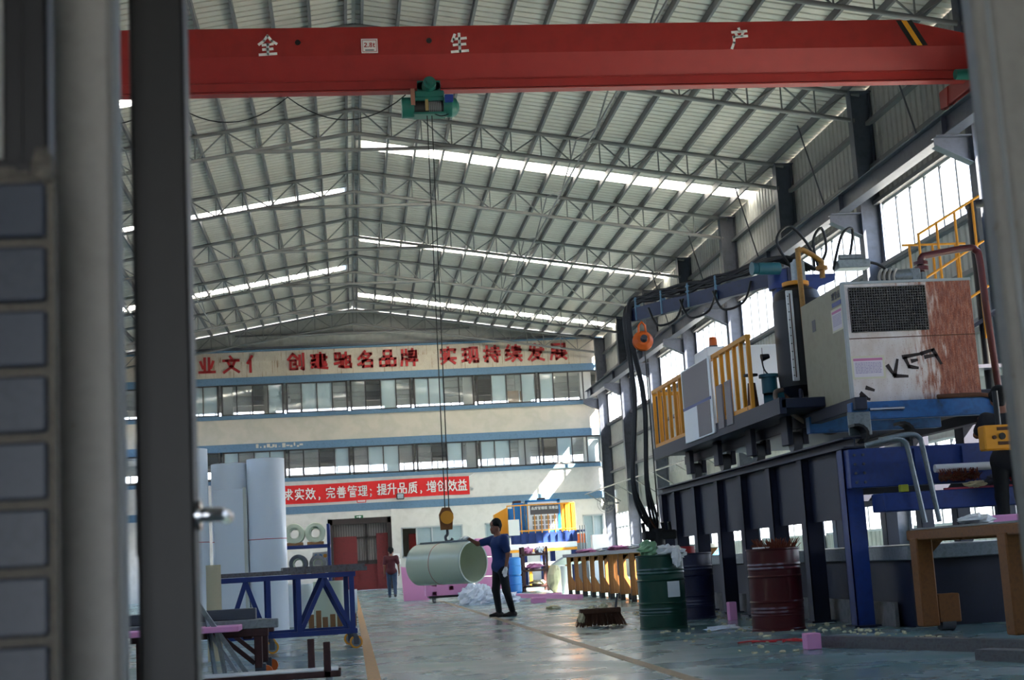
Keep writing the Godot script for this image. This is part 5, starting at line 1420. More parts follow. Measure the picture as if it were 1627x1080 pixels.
	for k in 260:
		var a := rng.randf() * TAU
		var x := rng.randf() * 0.45
		var d := V(rng.randf_range(-0.03, 0.03), cos(a) * 0.09, sin(a) * 0.09)
		if d.y < -0.05: d.y = -0.05
		bs.cyl(V(x, 0.06, 0), V(x, 0.06, 0) + d, 0.006, 0.003, 4, false)
	var bo2 := obj("bristles", bs, mats["fibre"], br)
	bo2.set_meta("kind", "stuff")
	one("foam_scrap", MB.new().lump(V(6.75, 1.465, -15.0), V(0.12, 0.035, 0.06), 12), mat("foam_cream", Color(0.8, 0.76, 0.62), 0.9), "flat cream foam scrap beside the brush on the ledge", "scrap")
	one("rag", MB.new().lump(V(7.0, 1.5, -15.0), V(0.12, 0.06, 0.06), 13), mat("rag_grey", Color(0.3, 0.31, 0.36), 0.9), "crumpled dark rag lying on the blue ledge", "rag")
	one("red_glove", MB.new().lump(V(7.26, 1.55, -14.98), V(0.12, 0.1, 0.06), 14, 0.4).cyl(V(7.18, 1.6, -14.98), V(7.06, 1.68, -14.98), 0.022, 0.016, 8), mat("glove_red", Color(0.75, 0.05, 0.08), 0.5), "bright red rubber glove lying on the blue ledge", "glove")
	one("yellow_block", MB.new().cbox(V(5.9, 1.42, -15.05), V(5.99, 1.5, -14.98), 0.006), mat("block_lime", Color(0.6, 0.62, 0.12), 0.6), "small lime yellow block on the end of the blue ledge", "block")

func steel_drum(called: String, label: String, at: Vector3, m: Material) -> Node3D:
	var t := thing(called, label, "drum", at)
	obj("shell", MB.new().lathe([Vector2(0, 0.01), Vector2(0.285, 0.01), Vector2(0.3, 0.0), Vector2(0.3, 0.02), Vector2(0.292, 0.03), Vector2(0.292, 0.16), Vector2(0.297, 0.17), Vector2(0.292, 0.18), Vector2(0.297, 0.2), Vector2(0.292, 0.22), Vector2(0.297, 0.24), Vector2(0.292, 0.26), Vector2(0.292, 0.3), Vector2(0.303, 0.315), Vector2(0.292, 0.33), Vector2(0.292, 0.58), Vector2(0.303, 0.595), Vector2(0.292, 0.61), Vector2(0.292, 0.66), Vector2(0.297, 0.68), Vector2(0.292, 0.7), Vector2(0.297, 0.72), Vector2(0.292, 0.74), Vector2(0.292, 0.88), Vector2(0.302, 0.89), Vector2(0.302, 0.905), Vector2(0.285, 0.905), Vector2(0.283, 0.8), Vector2(0.0, 0.8)], Vector3.ZERO, Basis(), 36), m, t)
	return t

func far_end() -> void:
	var blue: Material = mats["press_blue"]
	var y: Material = mats["yellow"]
	var p := thing("far_press", "far blue press with yellow railed control deck before the office front", "press", V(6.1, 0, -55))
	obj("beam", MB.new().cbox(V(0, 1.62, -0.3), V(2.55, 1.97, 0), 0.01), blue, p)
	for k in 9: obj("rib_plate", MB.new().span(V(0.1 + k * 0.28, 1.63, 0), V(0.115 + k * 0.28, 1.95, 0.06)), blue, p)
	obj("pale_strip", MB.new().cbox(V(-0.3, 1.42, -0.3), V(2.5, 1.6, 0.12), 0.01), mats["white_sheet"], p)
	obj("yellow_strip", MB.new().cbox(V(-0.3, 1.3, -0.3), V(2.5, 1.4, 0.1), 0.01), y, p)
	for x: float in [-0.2, 1.1, 2.3]:
		obj("leg", MB.new().cbox(V(x, 0, -0.25), V(x + 0.2, 1.4, -0.05), 0.01), blue, p)
		obj("leg", MB.new().cbox(V(x, 0, -6.2), V(x + 0.2, 1.97, -6.0), 0.01), blue, p)
	obj("deck", MB.new().span(V(-0.5, 1.97, -6), V(2.9, 2.04, 0)), blue, p)
	var sb := mats["sky_blue"] as Material
	var hs := obj("housing", MB.new().cbox(V(0.7, 2.04, -1.6), V(1.98, 3.24, -0.5), 0.015), mats["white_sheet"], p)
	obj("blue_trim", MB.new().span(V(0.66, 2.04, -0.5), V(0.76, 3.26, -0.46)).span(V(1.92, 2.04, -0.5), V(2.02, 3.26, -0.46)).span(V(0.66, 3.2, -0.5), V(2.02, 3.28, -0.46)).span(V(0.66, 2.04, -0.5), V(2.02, 2.12, -0.46)), sb, hs)
	for i in 4:
		for j in 3:
			obj("hatch", MB.new().cbox(V(0.92 + i * 0.25, 2.16 + j * 0.18, -0.5), V(1.1 + i * 0.25, 2.3 + j * 0.18, -0.485), 0.004), mat("hatch_grey", Color(0.55, 0.52, 0.48), 0.6), hs)
	obj("blue_cabinet", MB.new().cbox(V(0.25, 2.04, -1.5), V(0.62, 3.2, -0.6), 0.012), sb, p)
	obj("blue_cabinet", MB.new().cbox(V(0.0, 2.04, -1.4), V(0.22, 3.0, -0.6), 0.012), sb, p)
	obj("yellow_shield", MB.new().prism(PackedVector2Array([Vector2(-0.55, 2.04), Vector2(-0.04, 2.04), Vector2(-0.04, 3.05), Vector2(-0.55, 2.8)]), Transform3D(Basis(), V(0, 0, -1.0)), 0.5), y, p)
	for k in 4: obj("yellow_door", MB.new().cbox(V(2.08 + k * 0.12, 2.04, -0.9), V(2.19 + k * 0.12, 3.1, -0.5 + 0.03 * (k % 2)), 0.012), y, p)
	var sg := obj("sign_board", MB.new().cbox(V(0.78, 2.7, 0.03), V(1.88, 3.05, 0.06), 0.004), mat("sign_grey", Color(0.28, 0.26, 0.27), 0.5), p)
	var words := MB.new()
	var gl := ["pin", "zhi", "guan", "li", "xian", "wan", "shan", "yi"]
	for i in 8: glyph(words, gl[i], V(0.82 + i * 0.125 + (0.05 if i > 4 else 0.0), 2.88, 0.06), 0.12, 0.016, 0.004)
	obj("lettering", words, mats["white"], sg)
	obj("notice_board", MB.new().cbox(V(-0.1, 1.95, 0.14), V(0.32, 2.55, 0.17), 0.004), mats["white"], p)
	for k in 11: obj("baluster", MB.new().cyl(V(-0.1 + k * 0.26, 2.0, 0.0), V(-0.1 + k * 0.26, 3.08, 0.0), 0.02, -1, 6), y, p)
	for h: float in [2.1, 3.08]: obj("rail", MB.new().cyl(V(-0.12, h, 0), V(2.5, h, 0), 0.025, -1, 8), y, p)
	obj("roof_unit", MB.new().cbox(V(0.25, 3.2, -1.2), V(0.55, 3.3, -0.8), 0.01), mats["maroon_steel"], p)
	obj("roof_unit", MB.new().cbox(V(1.2, 3.24, -1.1), V(1.5, 3.36, -0.8), 0.01), mats["maroon_steel"], p)
	for k in 3: obj("standpipe", MB.new().cyl(V(2.65 + k * 0.1, 0.6, 0.1), V(2.65 + k * 0.1, 2.2, 0.1), 0.025, -1, 8), mats["galvanised"], p)
	obj("platen", MB.new().cbox(V(-0.2, 0.75, -6), V(2.5, 0.9, 0.4), 0.01), mats["white_sheet"], p)
	for k in 4: obj("platen_leg", MB.new().cbox(V(-0.1 + k * 0.7, 0, 0.1), V(0.0 + k * 0.7, 0.75, 0.25), 0.008), y, p)
	# shelf rack with foam
	var r := thing("steel_rack", "dark maroon steel rack holding pink foam offcuts", "rack", V(5.45, 0, -46))
	for x: float in [0.0, 0.75]:
		for z: float in [0.0, -0.7]: obj("post", MB.new().cbox(V(x - 0.04, 0, z - 0.04), V(x + 0.04, 1.4, z + 0.04), 0.005), mats["maroon_steel"], r)
	for h: float in [0.12, 0.62, 1.12]: obj("shelf", MB.new().cbox(V(-0.04, h, -0.74), V(0.79, h + 0.06, 0.04), 0.005), mats["maroon_steel"], r)
	var heap := [[0.2, 1.28, 0.18, 0.1, "pink"], [0.56, 1.29, 0.15, 0.1, "plastic_film"], [0.38, 0.78, 0.28, 0.09, "pink"], [0.45, 0.26, 0.25, 0.08, "foam_cream"]]
	for a: Array in heap:
		one("foam_offcut", MB.new().lump(V(5.45 + a[0], a[1], -46.3), V(a[2], a[3], 0.25), int(a[1] * 50), 0.4), mats[a[4]], "%s on the dark maroon rack" % {"pink": "crumpled pink foam offcut on the top shelf" if a[1] > 1.0 else "crumpled pink foam offcut on the middle shelf", "plastic_film": "white film crumpled on the top shelf", "foam_cream": "cream foam offcut on the bottom shelf"}[a[4]], "offcut", "foam offcuts on the maroon rack")
	var bb := mats["sky_blue"] as Material
	for k in 2:
		var d := thing("plastic_drum", "bright blue plastic drum %s beside the maroon rack" % ["standing on the floor" if k == 0 else "on top of another"], "drum", V(4.95, 0.55 * k, -44.7), 0, "blue plastic drums beside the maroon rack")
		obj("shell", MB.new().lathe([Vector2(0, 0), Vector2(0.24, 0.0), Vector2(0.26, 0.04), Vector2(0.26, 0.25), Vector2(0.275, 0.27), Vector2(0.26, 0.29), Vector2(0.26, 0.5), Vector2(0.23, 0.54), Vector2(0.0, 0.55)], Vector3.ZERO, Basis(), 24), bb, d)
	one("foam_sack", MB.new().lump(V(5.75, 0.4, -41.2), V(0.22, 0.42, 0.22), 31, 0.15), mats["foam_cream"], "tall slumped cream sack behind the long trestle", "sack")
	one("white_roll", MB.new().cyl(V(5.95, 0, -40.4), V(5.95, 0.75, -40.4), 0.13, -1, 18), mats["white"], "upright white foam roll behind the long trestle", "roll")
	# pink foam
	var dl := thing("dolly", "dark steel dolly under the pink foam block", "dolly", V(1.9, 0, -38.8))
	obj("bed", MB.new().cbox(V(0.1, 0.12, -0.4), V(1.2, 0.18, 0.4), 0.01), mats["black"], dl)
	for x: float in [0.25, 1.05]:
		for z: float in [-0.3, 0.35]: obj("caster", MB.new().cyl(V(x - 0.03, 0.06, z), V(x + 0.03, 0.06, z), 0.06, -1, 14).span(V(x - 0.04, 0.06, z - 0.02), V(x + 0.04, 0.13, z + 0.02)), mats["steel_grey"], dl)
	var pb := thing("foam_block", "pink foam block with square notches lying on the dolly", "foam block", V(1.93, 0.18, -38.8))
	var bl := CSGBox3D.new()
	bl.name = "block"
	bl.size = V(1.24, 0.36, 0.8)
	bl.position = V(0.62, 0.18, 0)
	bl.material = mats["pink"]
	pb.add_child(bl)
	for a: Array in [[-0.4, 0.11], [0.05, 0.0], [0.45, 0.12], [-0.4, -0.12], [0.4, -0.1]]:
		var cut := CSGBox3D.new()
		cut.name = "notch"
		cut.operation = CSGShape3D.OPERATION_SUBTRACTION
		cut.size = V(0.12, 0.1, 0.4)
		cut.position = V(a[0], a[1], 0.3)
		cut.material = mats["pink"]
		bl.add_child(cut, true)
	one("foam_slab", MB.new().prism(PackedVector2Array([Vector2(0, 0), Vector2(0.75, 0), Vector2(0.6, 0.85), Vector2(-0.05, 1.0)]), Transform3D(Basis(), V(1.5, 0.0, -43.0)), 0.2), mats["pink"], "tall upright pink foam slab leaning behind the hanging tube", "foam slab")
	for k in 3:
		one("foam_sheet", MB.new().cbox(V(3.75 + k * 0.02, 0.0 + 0.58 * k, -44.6), V(4.75 - k * 0.04, 0.56 + 0.58 * k, -44.0), 0.015), mats["pink"], "thick pink foam block stacked behind the man in blue", "foam block", "stacked pink foam blocks")
	var film := mats["plastic_film"] as StandardMaterial3D
	one("film_heap", MB.new().lump(V(2.88, 0.1, -34.2), V(0.42, 0.38, 0.38), 33, 0.2, 40, 26).lump(V(3.35, 0.06, -34.1), V(0.5, 0.24, 0.38), 34, 0.28, 40, 24), film, "crumpled heap of clear white plastic film on the floor", "film")
	one("foam_scrap", MB.new().cbox(V(4.0, 0, -32.8), V(4.3, 0.12, -32.4), 0.01), mats["pink"], "square pink foam offcut lying behind the man in blue", "scrap")
	one("foam_plank", MB.new().bar(V(4.1, 0.1, -36.5), V(5.2, 0.06, -33.2), 0.14, 0.1), mats["pink"], "long pink foam plank lying beside the trestle", "plank")
	one("foam_plank", MB.new().bar(V(4.7, 0.05, -36.3), V(5.3, 0.05, -37.5), 0.2, 0.1), mats["pink"], "short pink plank lying crosswise by the long one", "plank")
	one("foam_scrap", MB.new().lump(V(3.75, 0.08, -37.5), V(0.4, 0.1, 0.2), 35, 0.3), mats["pink"], "flat lumpy pink foam scrap behind the planks", "scrap")
	one("foam_scrap", MB.new().lump(V(3.78, 0.03, -27.5), V(0.14, 0.05, 0.08), 36, 0.3), mats["foam_cream"], "small cream foam lump alone on the open floor", "scrap")
	# cabinets by the right wall
	one("white_cabinet", MB.new().cbox(V(10.05, 0, -60.4), V(10.75, 1.9, -60), 0.02).span(V(10.4, 1.1, -60), V(10.65, 1.4, -59.985)), mats["white_sheet"], "white upright cabinet near the right wall behind the far press", "cabinet")
	one("grey_cabinet", MB.new().cbox(V(9.35, 0, -60.4), V(9.85, 1.6, -60), 0.02), mats["steel_grey"], "grey cabinet between the far press and the white cabinet", "cabinet")
	one("orange_crate", MB.new().cbox(V(9.4, 1.6, -60.35), V(9.8, 1.98, -60.05), 0.02), mats["orange"], "orange crate standing on the grey cabinet", "crate")
	var fan := thing("wall_fan", "large round wire guard wall fan near the back corner", "fan", V(13.0, 3.65, -72.6))
	var gd := MB.new()
	for k in 3: gd.tube(arc(range(13).map(func(i: int) -> Vector3: return V(cos(TAU * i / 12.0), sin(TAU * i / 12.0), 0) * (0.18 + 0.14 * k)), 2), 0.01, 5)
	for k in 10: gd.cyl(V(0, 0, 0.03), V(cos(TAU * k / 10.0), sin(TAU * k / 10.0), 0) * 0.46, 0.006, -1, 4)
	obj("guard", gd, mats["steel_grey"], fan)
	for k in 3: obj("blade", MB.new().box(V(cos(TAU * k / 3.0) * 0.2, sin(TAU * k / 3.0) * 0.2, -0.05), V(0.32, 0.15, 0.01), Basis(Vector3.BACK, TAU * k / 3.0) * Basis(Vector3.RIGHT, 0.5)), mats["steel_grey"], fan)
	obj("motor", MB.new().cyl(V(0, 0, -0.25), V(0, 0, 0.0), 0.09, -1, 14), mats["steel_dark"], fan)
	obj("arm", MB.new().cyl(V(0, 0, -0.2), V(0.7, 0.0, -0.2), 0.03, -1, 8), mats["steel_dark"], fan)

func right_floor_things() -> void:
	var gd := steel_drum("oil_drum", "dark green steel drum filled with rubbish beside the press", V(3.83, 0, -17.9), mat("drum_green", Color(0.03, 0.22, 0.16), 0.35))
	obj("paper_label", MB.new().box(V(0.092, 0.48, 0.284), V(0.17, 0.19, 0.004), Basis(Vector3.UP, 0.31)), mats["white"], gd)
	one("plastic_bag", MB.new().lump(V(3.68, 0.98, -17.8), V(0.12, 0.1, 0.1), 41, 0.3), mat("bag_green", Color(0.5, 0.66, 0.5), 0.3), "pale green plastic bag poking out of the green drum", "bag")
	one("white_rag", MB.new().lump(V(3.92, 0.92, -17.75), V(0.19, 0.09, 0.14), 42, 0.4).lump(V(3.98, 0.86, -17.58), V(0.06, 0.1, 0.04), 43, 0.3), mats["white"], "white gloves and rags heaped on the green drum", "rag")
	steel_drum("oil_drum", "navy blue steel drum standing behind the green drum", V(4.72, 0, -20.0), patchy("drum_navy", [Color(0.04, 0.05, 0.15), Color(0.06, 0.08, 0.21), Color(0.3, 0.29, 0.27)], [0.0, 0.75, 1.0], 0.5, 0.4, 0.0, 91, 0.02))
	one("red_bowl", MB.new().cyl(V(4.66, 0.905, -19.85), V(4.66, 1.0, -19.85), 0.1, -1, 18).lump(V(4.5, 0.93, -19.85), V(0.09, 0.03, 0.06), 44), mat("cap_red", Color(0.6, 0.03, 0.05), 0.4), "red plastic bowl turned over on the navy drum", "bowl")
	steel_drum("oil_drum", "dark red steel drum topped with brown fibre waste", V(4.72, 0, -15.97), mat("drum_red", Color(0.26, 0.03, 0.05), 0.3))
	var tuft := MB.new()
	var rng := RandomNumberGenerator.new()
	rng.seed = 9
	for k in 300:
		var a := rng.randf() * TAU
		var q := sqrt(rng.randf()) * 0.2
		var b := V(4.75 + cos(a) * q, 0.86, -15.95 + sin(a) * q)
		tuft.cyl(b, b + V(cos(a) * 0.07 + rng.randf_range(-0.04, 0.04), rng.randf_range(0.04, 0.16), sin(a) * 0.07), 0.006, 0.003, 4, false)
	tuft.lump(V(4.75, 0.86, -15.95), V(0.2, 0.07, 0.2), 45)
	one("fibre_waste", tuft, mats["fibre"], "tangled brown fibre waste heaped in the dark red drum", "fibre")
	one("white_board", MB.new().box(V(4.56, 0.915, -15.85), V(0.16, 0.015, 0.12), Basis(Vector3.UP, 0.3)), mats["white"], "white board scrap across the rim of the dark red drum", "board")
	# broom lying on the floor
	var b := thing("straw_broom", "old brown straw broom head lying on the floor", "broom", V(3.3, 0, -19.5))
	var straw := MB.new()
	for k in 300:
		var x := rng.randf_range(-0.3, 0.3)
		straw.cyl(V(x * 0.9, 0.2, 0), V(x * 1.08 + rng.randf_range(-0.02, 0.02), rng.randf_range(0.0, 0.04), rng.randf_range(-0.1, 0.12)), 0.006, 0.005, 4, false)
	var so := obj("straw", straw, mats["brown_rust"], b)
	so.set_meta("kind", "stuff")
	obj("block", MB.new().cbox(V(-0.27, 0.17, -0.06), V(0.29, 0.24, 0.06), 0.012), mats["brown_rust"], b)
	obj("handle_stub", MB.new().cyl(V(0.22, 0.2, 0), V(0.26, 0.42, 0), 0.016, -1, 8), mats["steel_dark"], b)
	for q: Array in [[V(-0.1, 0.25, 0), V(0.05, 0.025, 0.04)], [V(0.06, 0.26, 0), V(0.06, 0.03, 0.04)], [V(-0.26, 0.12, 0.06), V(0.05, 0.06, 0.04)]]: obj("foam_bit", MB.new().lump(q[0], q[1], 46), mats["foam_cream"], b)
	# the long trestle table
	var t := thing("long_trestle", "long orange steel trestle bench with a pale littered top", "trestle", V(5.7, 0, -26.6))
	obj("top", MB.new().cbox(V(-0.1, 0.98, 0), V(1.2, 1.06, -11.8), 0.01), mats["galvanised"], t)
	obj("end_ramp", MB.new().bar(V(0.3, 1.0, -11.7), V(0.1, 0.82, -12.6), 0.8, 0.05), mats["galvanised"], t)
	for k in 10:
		var z := -0.3 - k * 1.24
		for x: float in [0.0, 1.0]:
			obj("leg", MB.new().cbox(V(x - 0.04, 0.12, z - 0.05), V(x + 0.06, 0.98, z + 0.05), 0.008).prism(PackedVector2Array([Vector2(0.05, 0.12), Vector2(0.18, 0.12), Vector2(0.18, 0.26), Vector2(0.05, 0.5)]), Transform3D(Basis(Vector3.UP, 0.0), V(x, 0, z - 0.03)), 0.06).prism(PackedVector2Array([Vector2(0.05, 0.98), Vector2(0.05, 0.82), Vector2(0.2, 0.98)]), Transform3D(Basis(), V(x, 0, z - 0.03)), 0.06), mats["orange_steel"], t)
			obj("caster", MB.new().cyl(V(x + 0.14, 0.07, z), V(x + 0.2, 0.07, z), 0.07, -1, 14).span(V(x - 0.04, 0, z - 0.05), V(x + 0.06, 0.12, z + 0.05)), mats["black"], t)
		obj("cross_rail", MB.new().span(V(0.0, 0.86, z - 0.03), V(1.0, 0.96, z + 0.03)), mats["orange_steel"], t)
	for k in 5:
		one("foam_offcut", MB.new().lump(V(6.0 + 0.15 * sin(k * 3.0), 1.105, -27.6 - k * 2.1), V(0.3, 0.05, 0.5), 60 + k, 0.4), mats["pink" if k % 2 == 0 else "plastic_film"], "flat litter of foam and film on the long orange trestle", "offcut", "litter on the long trestle")
	one("chemical_drum", MB.new().cyl(V(7.6, 0, -29.5), V(7.6, 0.9, -29.5), 0.3, -1, 24), mats["drum_navy"], "navy drum standing behind the long orange trestle", "drum")
	one("blue_bag", MB.new().lump(V(7.2, 0.5, -27.8), V(0.3, 0.5, 0.25), 52, 0.12), mat("bag_blue", Color(0.3, 0.6, 0.85), 0.4), "light blue bulk bag standing behind the long orange trestle", "bag")
	# near yellow trestle
	var n := thing("yellow_trestle", "heavy mustard yellow steel trestle in front of the blue press", "trestle", V(5.6, 0, -14.1))
	for z: float in [0.05, 2.05]:
		for x: float in [0.0, 1.5]:
			obj("leg", MB.new().cbox(V(x, 0.05, z - 0.09), V(x + 0.17, 0.92, z + 0.09), 0.012).prism(PackedVector2Array([Vector2(0.17, 0.92), Vector2(0.17, 0.76), Vector2(0.34, 0.92)]), Transform3D(Basis(), V(x, 0, z - 0.04)), 0.08), mats["orange_steel"], n)
			obj("wheel_fork", MB.new().cbox(V(x + 0.17, 0.08, z - 0.08), V(x + 0.4, 0.36, z + 0.08), 0.01), mats["orange_steel"], n)
			obj("wheel", MB.new().cyl(V(x + 0.2, 0.08, z), V(x + 0.34, 0.08, z), 0.08, -1, 16), mats["steel_dark"], n)
	for x: float in [0.02, 1.52]: obj("top_beam", MB.new().cbox(V(x, 0.9, -0.15), V(x + 0.15, 1.0, 2.5), 0.01), mats["orange_steel"], n)
	for z: float in [0.0, 1.0, 2.0]: obj("cross_rail", MB.new().cbox(V(0.1, 0.88, z), V(1.55, 0.96, z + 0.1), 0.008), mats["orange_steel"], n)
	obj("bed_plate", MB.new().cbox(V(0.05, 1.0, -0.1), V(1.65, 1.02, 2.4), 0.004), mats["galvanised"], n)
	one("foam_strip", MB.new().cbox(V(6.2, 1.02, -13.9), V(7.2, 1.1, -13.6), 0.01), mats["pink"], "long pink foam strip lying on the yellow trestle", "foam strip")
	one("paper_heap", MB.new().lump(V(6.05, 1.06, -13.5), V(0.16, 0.06, 0.14), 54, 0.4), mats["white"], "crumpled white paper on the yellow trestle", "paper")
	# bars and scraps on the floor
	one("steel_bar", MB.new().bar(V(4.2, 0.05, -12.85), V(5.75, 0.05, -9.4), 0.12, 0.1), patchy("bar_grey", [Color(0.32, 0.31, 0.31), Color(0.42, 0.41, 0.41), Color(0.3, 0.26, 0.23)], [0.0, 0.5, 1.0], 0.5, 0.5, 0.3, 92), "long grey square steel bar lying by the yellow trestle", "bar")
	one("steel_bar", MB.new().bar(V(4.62, 0.04, -10.45), V(5.2, 0.04, -9.0), 0.16, 0.08), mats["bar_grey"], "shorter grey steel bar lying in front of the long one", "bar")
	one("foam_cube", MB.new().cbox(V(3.97, 0, -12.75), V(4.1, 0.14, -12.6), 0.006), mats["pink"], "small pink foam cube at the end of the long steel bar", "foam cube")
	var st := []
	for k in 26:
		st.append(V(3.75 + k * 0.033 + 0.08 * sin(k * 2.4), 0.008 + 0.006 * (k % 2), -14.1 + 0.35 * sin(k * 1.7) * (k / 26.0) + 0.012 * k))
	one("plastic_strap", MB.new().tube(arc(st, 3), 0.008, 5), mats["red_string"], "tangle of thin red plastic strapping on the floor", "strap")
	one("foam_flake", MB.new().lump(V(4.25, 0.02, -16.6), V(0.2, 0.04, 0.08), 56, 0.4), mats["plastic_film"], "white foam flake on the floor between green and red drums", "scrap")
	one("foam_brick", MB.new().cbox(V(4.9, 0, -18.9), V(5.0, 0.24, -18.75), 0.008), mats["pink"], "upright pink foam brick beside the navy drum", "foam brick")
	var bits := MB.new()
	for k in 220:
		var a := V(rng.randf_range(3.4, 5.5), 0.008, rng.randf_range(-24.0, -12.5))
		if k % 3 == 0: a = V(rng.randf_range(5.0, 5.42), 0.008, rng.randf_range(-19.0, -13.0))
		var s := rng.randf_range(0.008, 0.035)
		bits.lump(a, V(s, s * 0.5, s * 0.8), k, 0.4, 6, 4)
	var bo := one("foam_crumbs", bits, mats["foam_cream"], "pale foam crumbs scattered over the floor by the press", "crumbs")
	bo.set_meta("kind", "stuff")

func left_floor_things() -> void:
	# blue trolley with a long grey slab on top
	var c := thing("blue_trolley", "blue steel frame trolley on yellow casters carrying grey profiles", "trolley", V(-1.0, 0, -17.75), 0.08)
	var b := mat("trolley_blue", Color(0.04, 0.16, 0.42), 0.45)
	for z: float in [0.0, -0.9]:
		for x: float in [0.0, 0.36, 1.0]:
			obj("upright", MB.new().cbox(V(x - 0.03, 0.18, z - 0.03), V(x + 0.03, 0.92, z + 0.03), 0.004), b, c)
		obj("top_tube", MB.new().cbox(V(-0.55, 0.86, z - 0.03), V(1.05, 0.92, z + 0.03), 0.004), b, c)
		obj("bottom_tube", MB.new().cbox(V(-0.55, 0.18, z - 0.03), V(1.05, 0.24, z + 0.03), 0.004), b, c)
		obj("brace", MB.new().bar(V(0.38, 0.24, z), V(0.68, 0.86, z), 0.05, 0.05), b, c)
		obj("brace", MB.new().bar(V(0.98, 0.24, z), V(0.68, 0.86, z), 0.05, 0.05), b, c)
		obj("brace", MB.new().bar(V(-0.48, 0.24, z), V(-0.26, 0.86, z), 0.05, 0.05), b, c)
		obj("brace", MB.new().bar(V(-0.04, 0.24, z), V(-0.26, 0.86, z), 0.05, 0.05), b, c)
		for x: float in [0.0, 1.0]:
			var k := obj("caster", MB.new().cyl(V(x, 0.18, z), V(x + 0.03, 0.13, z), 0.035, -1, 8).cbox(V(x + 0.0, 0.05, z - 0.035), V(x + 0.06, 0.15, z + 0.035), 0.004), mats["steel_dark"], c)
			obj("tyre", MB.new().lathe([Vector2(0.055, -0.02), Vector2(0.075, -0.02), Vector2(0.08, 0), Vector2(0.075, 0.02), Vector2(0.055, 0.02)], V(x + 0.03, 0.08, z), Basis(Vector3.RIGHT, PI / 2), 20), mats["yellow"], k)
			obj("wheel", MB.new().cyl(V(x + 0.03, 0.08, z - 0.022), V(x + 0.03, 0.08, z + 0.022), 0.056, -1, 18), mats["galvanised"], k)
	for x: float in [-0.5, 0.36, 1.0]: obj("cross_tube", MB.new().cbox(V(x - 0.03, 0.86, -0.9), V(x + 0.03, 0.92, 0.0), 0.004), b, c)
	one("profile_slab", MB.new().box(V(-0.75, 0.95, -18.2), V(1.85, 0.05, 0.5), Basis(Vector3.UP, 0.1)).box(V(-0.35, 0.99, -18.2), V(1.0, 0.04, 0.4), Basis(Vector3.UP, 0.1)), mats["bar_grey"], "stack of flat grey steel profiles lying on the blue trolley", "profiles")
	# dark work stand with grey tubes
	var d := thing("work_stand", "dark steel work stand with casters under the grey tubes", "stand", V(-1.4, 0, -13.7))
	for z: float in [0.15, -0.8]:
		obj("rail", MB.new().cbox(V(-0.6, 0.38, z - 0.04), V(0.63, 0.45, z + 0.04), 0.006), mats["maroon_steel"], d)
		obj("leg", MB.new().cbox(V(0.5, 0.1, z - 0.035), V(0.57, 0.4, z + 0.035), 0.005), mats["maroon_steel"], d)
		obj("brace", MB.new().bar(V(0.2, 0.4, z), V(0.5, 0.14, z), 0.04, 0.04), mats["maroon_steel"], d)
		obj("caster", MB.new().cyl(V(0.6, 0.06, z - 0.02), V(0.6, 0.06, z + 0.02), 0.06, -1, 18), mats["orange"], d)
		obj("caster_fork", MB.new().cbox(V(0.5, 0.05, z - 0.03), V(0.6, 0.14, z + 0.03), 0.005), mats["steel_dark"], d)
		obj("leg", MB.new().cbox(V(-0.55, 0.0, z - 0.035), V(-0.48, 0.4, z + 0.035), 0.005), mats["maroon_steel"], d)
	obj("cross_rail", MB.new().cbox(V(0.4, 0.36, -0.8), V(0.48, 0.43, 0.15), 0.006), mats["maroon_steel"], d)
	for k in 4:
		one("steel_tube", MB.new().cbox(V(-2.6, 0.45, -13.62 - 0.13 * k), V(-0.68 - 0.06 * k, 0.53, -13.52 - 0.13 * k), 0.006), mats["galvanised"], "long grey square steel tube laid over the dark work stand", "tube", "grey tubes on the work stand")
	one("steel_channel", MB.new().cbox(V(-2.4, 0.53, -14.0), V(-0.9, 0.63, -13.84), 0.006), mats["steel_dark"], "dark steel channel lying on top of the grey tubes", "channel")
	one("foam_strip", MB.new().cbox(V(-2.2, 0.45, -13.5), V(-1.0, 0.5, -13.45 + 0.4), 0.006), mats["pink"], "pink foam strip lying under the grey tubes", "foam strip")
	# leaning grey frame
	var l := thing("leaning_frame", "grey angle-iron frame leaning against the work stand", "frame", V(-1.4, 0, -13.2))
	obj("rail", MB.new().bar(V(-0.05, 0.85, 0), V(0.5, 0.0, 0), 0.05, 0.04), mats["galvanised"], l)
	obj("rail", MB.new().bar(V(0.1, 0.58, -0.12), V(0.19, 0.0, 0.05), 0.03, 0.03), mats["galvanised"], l)
	obj("rail", MB.new().bar(V(0.2, 0.45, 0.02), V(0.28, 0.0, 0.05), 0.03, 0.03), mats["galvanised"], l)
	obj("rail", MB.new().bar(V(0.08, 0.5, -0.2), V(0.36, 0.06, -0.2), 0.06, 0.03), mats["alu"], l)
	obj("rail", MB.new().bar(V(-0.05, 0.85, 0), V(-0.3, 0.9, -0.3), 0.05, 0.04), mats["galvanised"], l)
	# red-brown sledge with two posts
	var s := thing("steel_sledge", "red-brown steel sledge with white deck and two short posts", "sledge", V(-1.3, 0, -12.5))
	obj("deck", MB.new().cbox(V(0, 0.1, -0.3), V(1.16, 0.115, 0.05), 0.004), mats["white"], s)
	obj("side_rail", MB.new().cbox(V(0, 0.05, 0.0), V(1.18, 0.1, 0.06), 0.005), mats["maroon_steel"], s)
	obj("side_rail", MB.new().cbox(V(0, 0.05, -0.32), V(1.18, 0.1, -0.26), 0.005), mats["maroon_steel"], s)
	obj("post", MB.new().cbox(V(0.9, 0.1, -0.3), V(0.96, 0.36, -0.26), 0.005), mats["maroon_steel"], s)
	obj("post", MB.new().cbox(V(1.04, 0.05, 0.0), V(1.1, 0.34, 0.06), 0.005), mats["maroon_steel"], s)
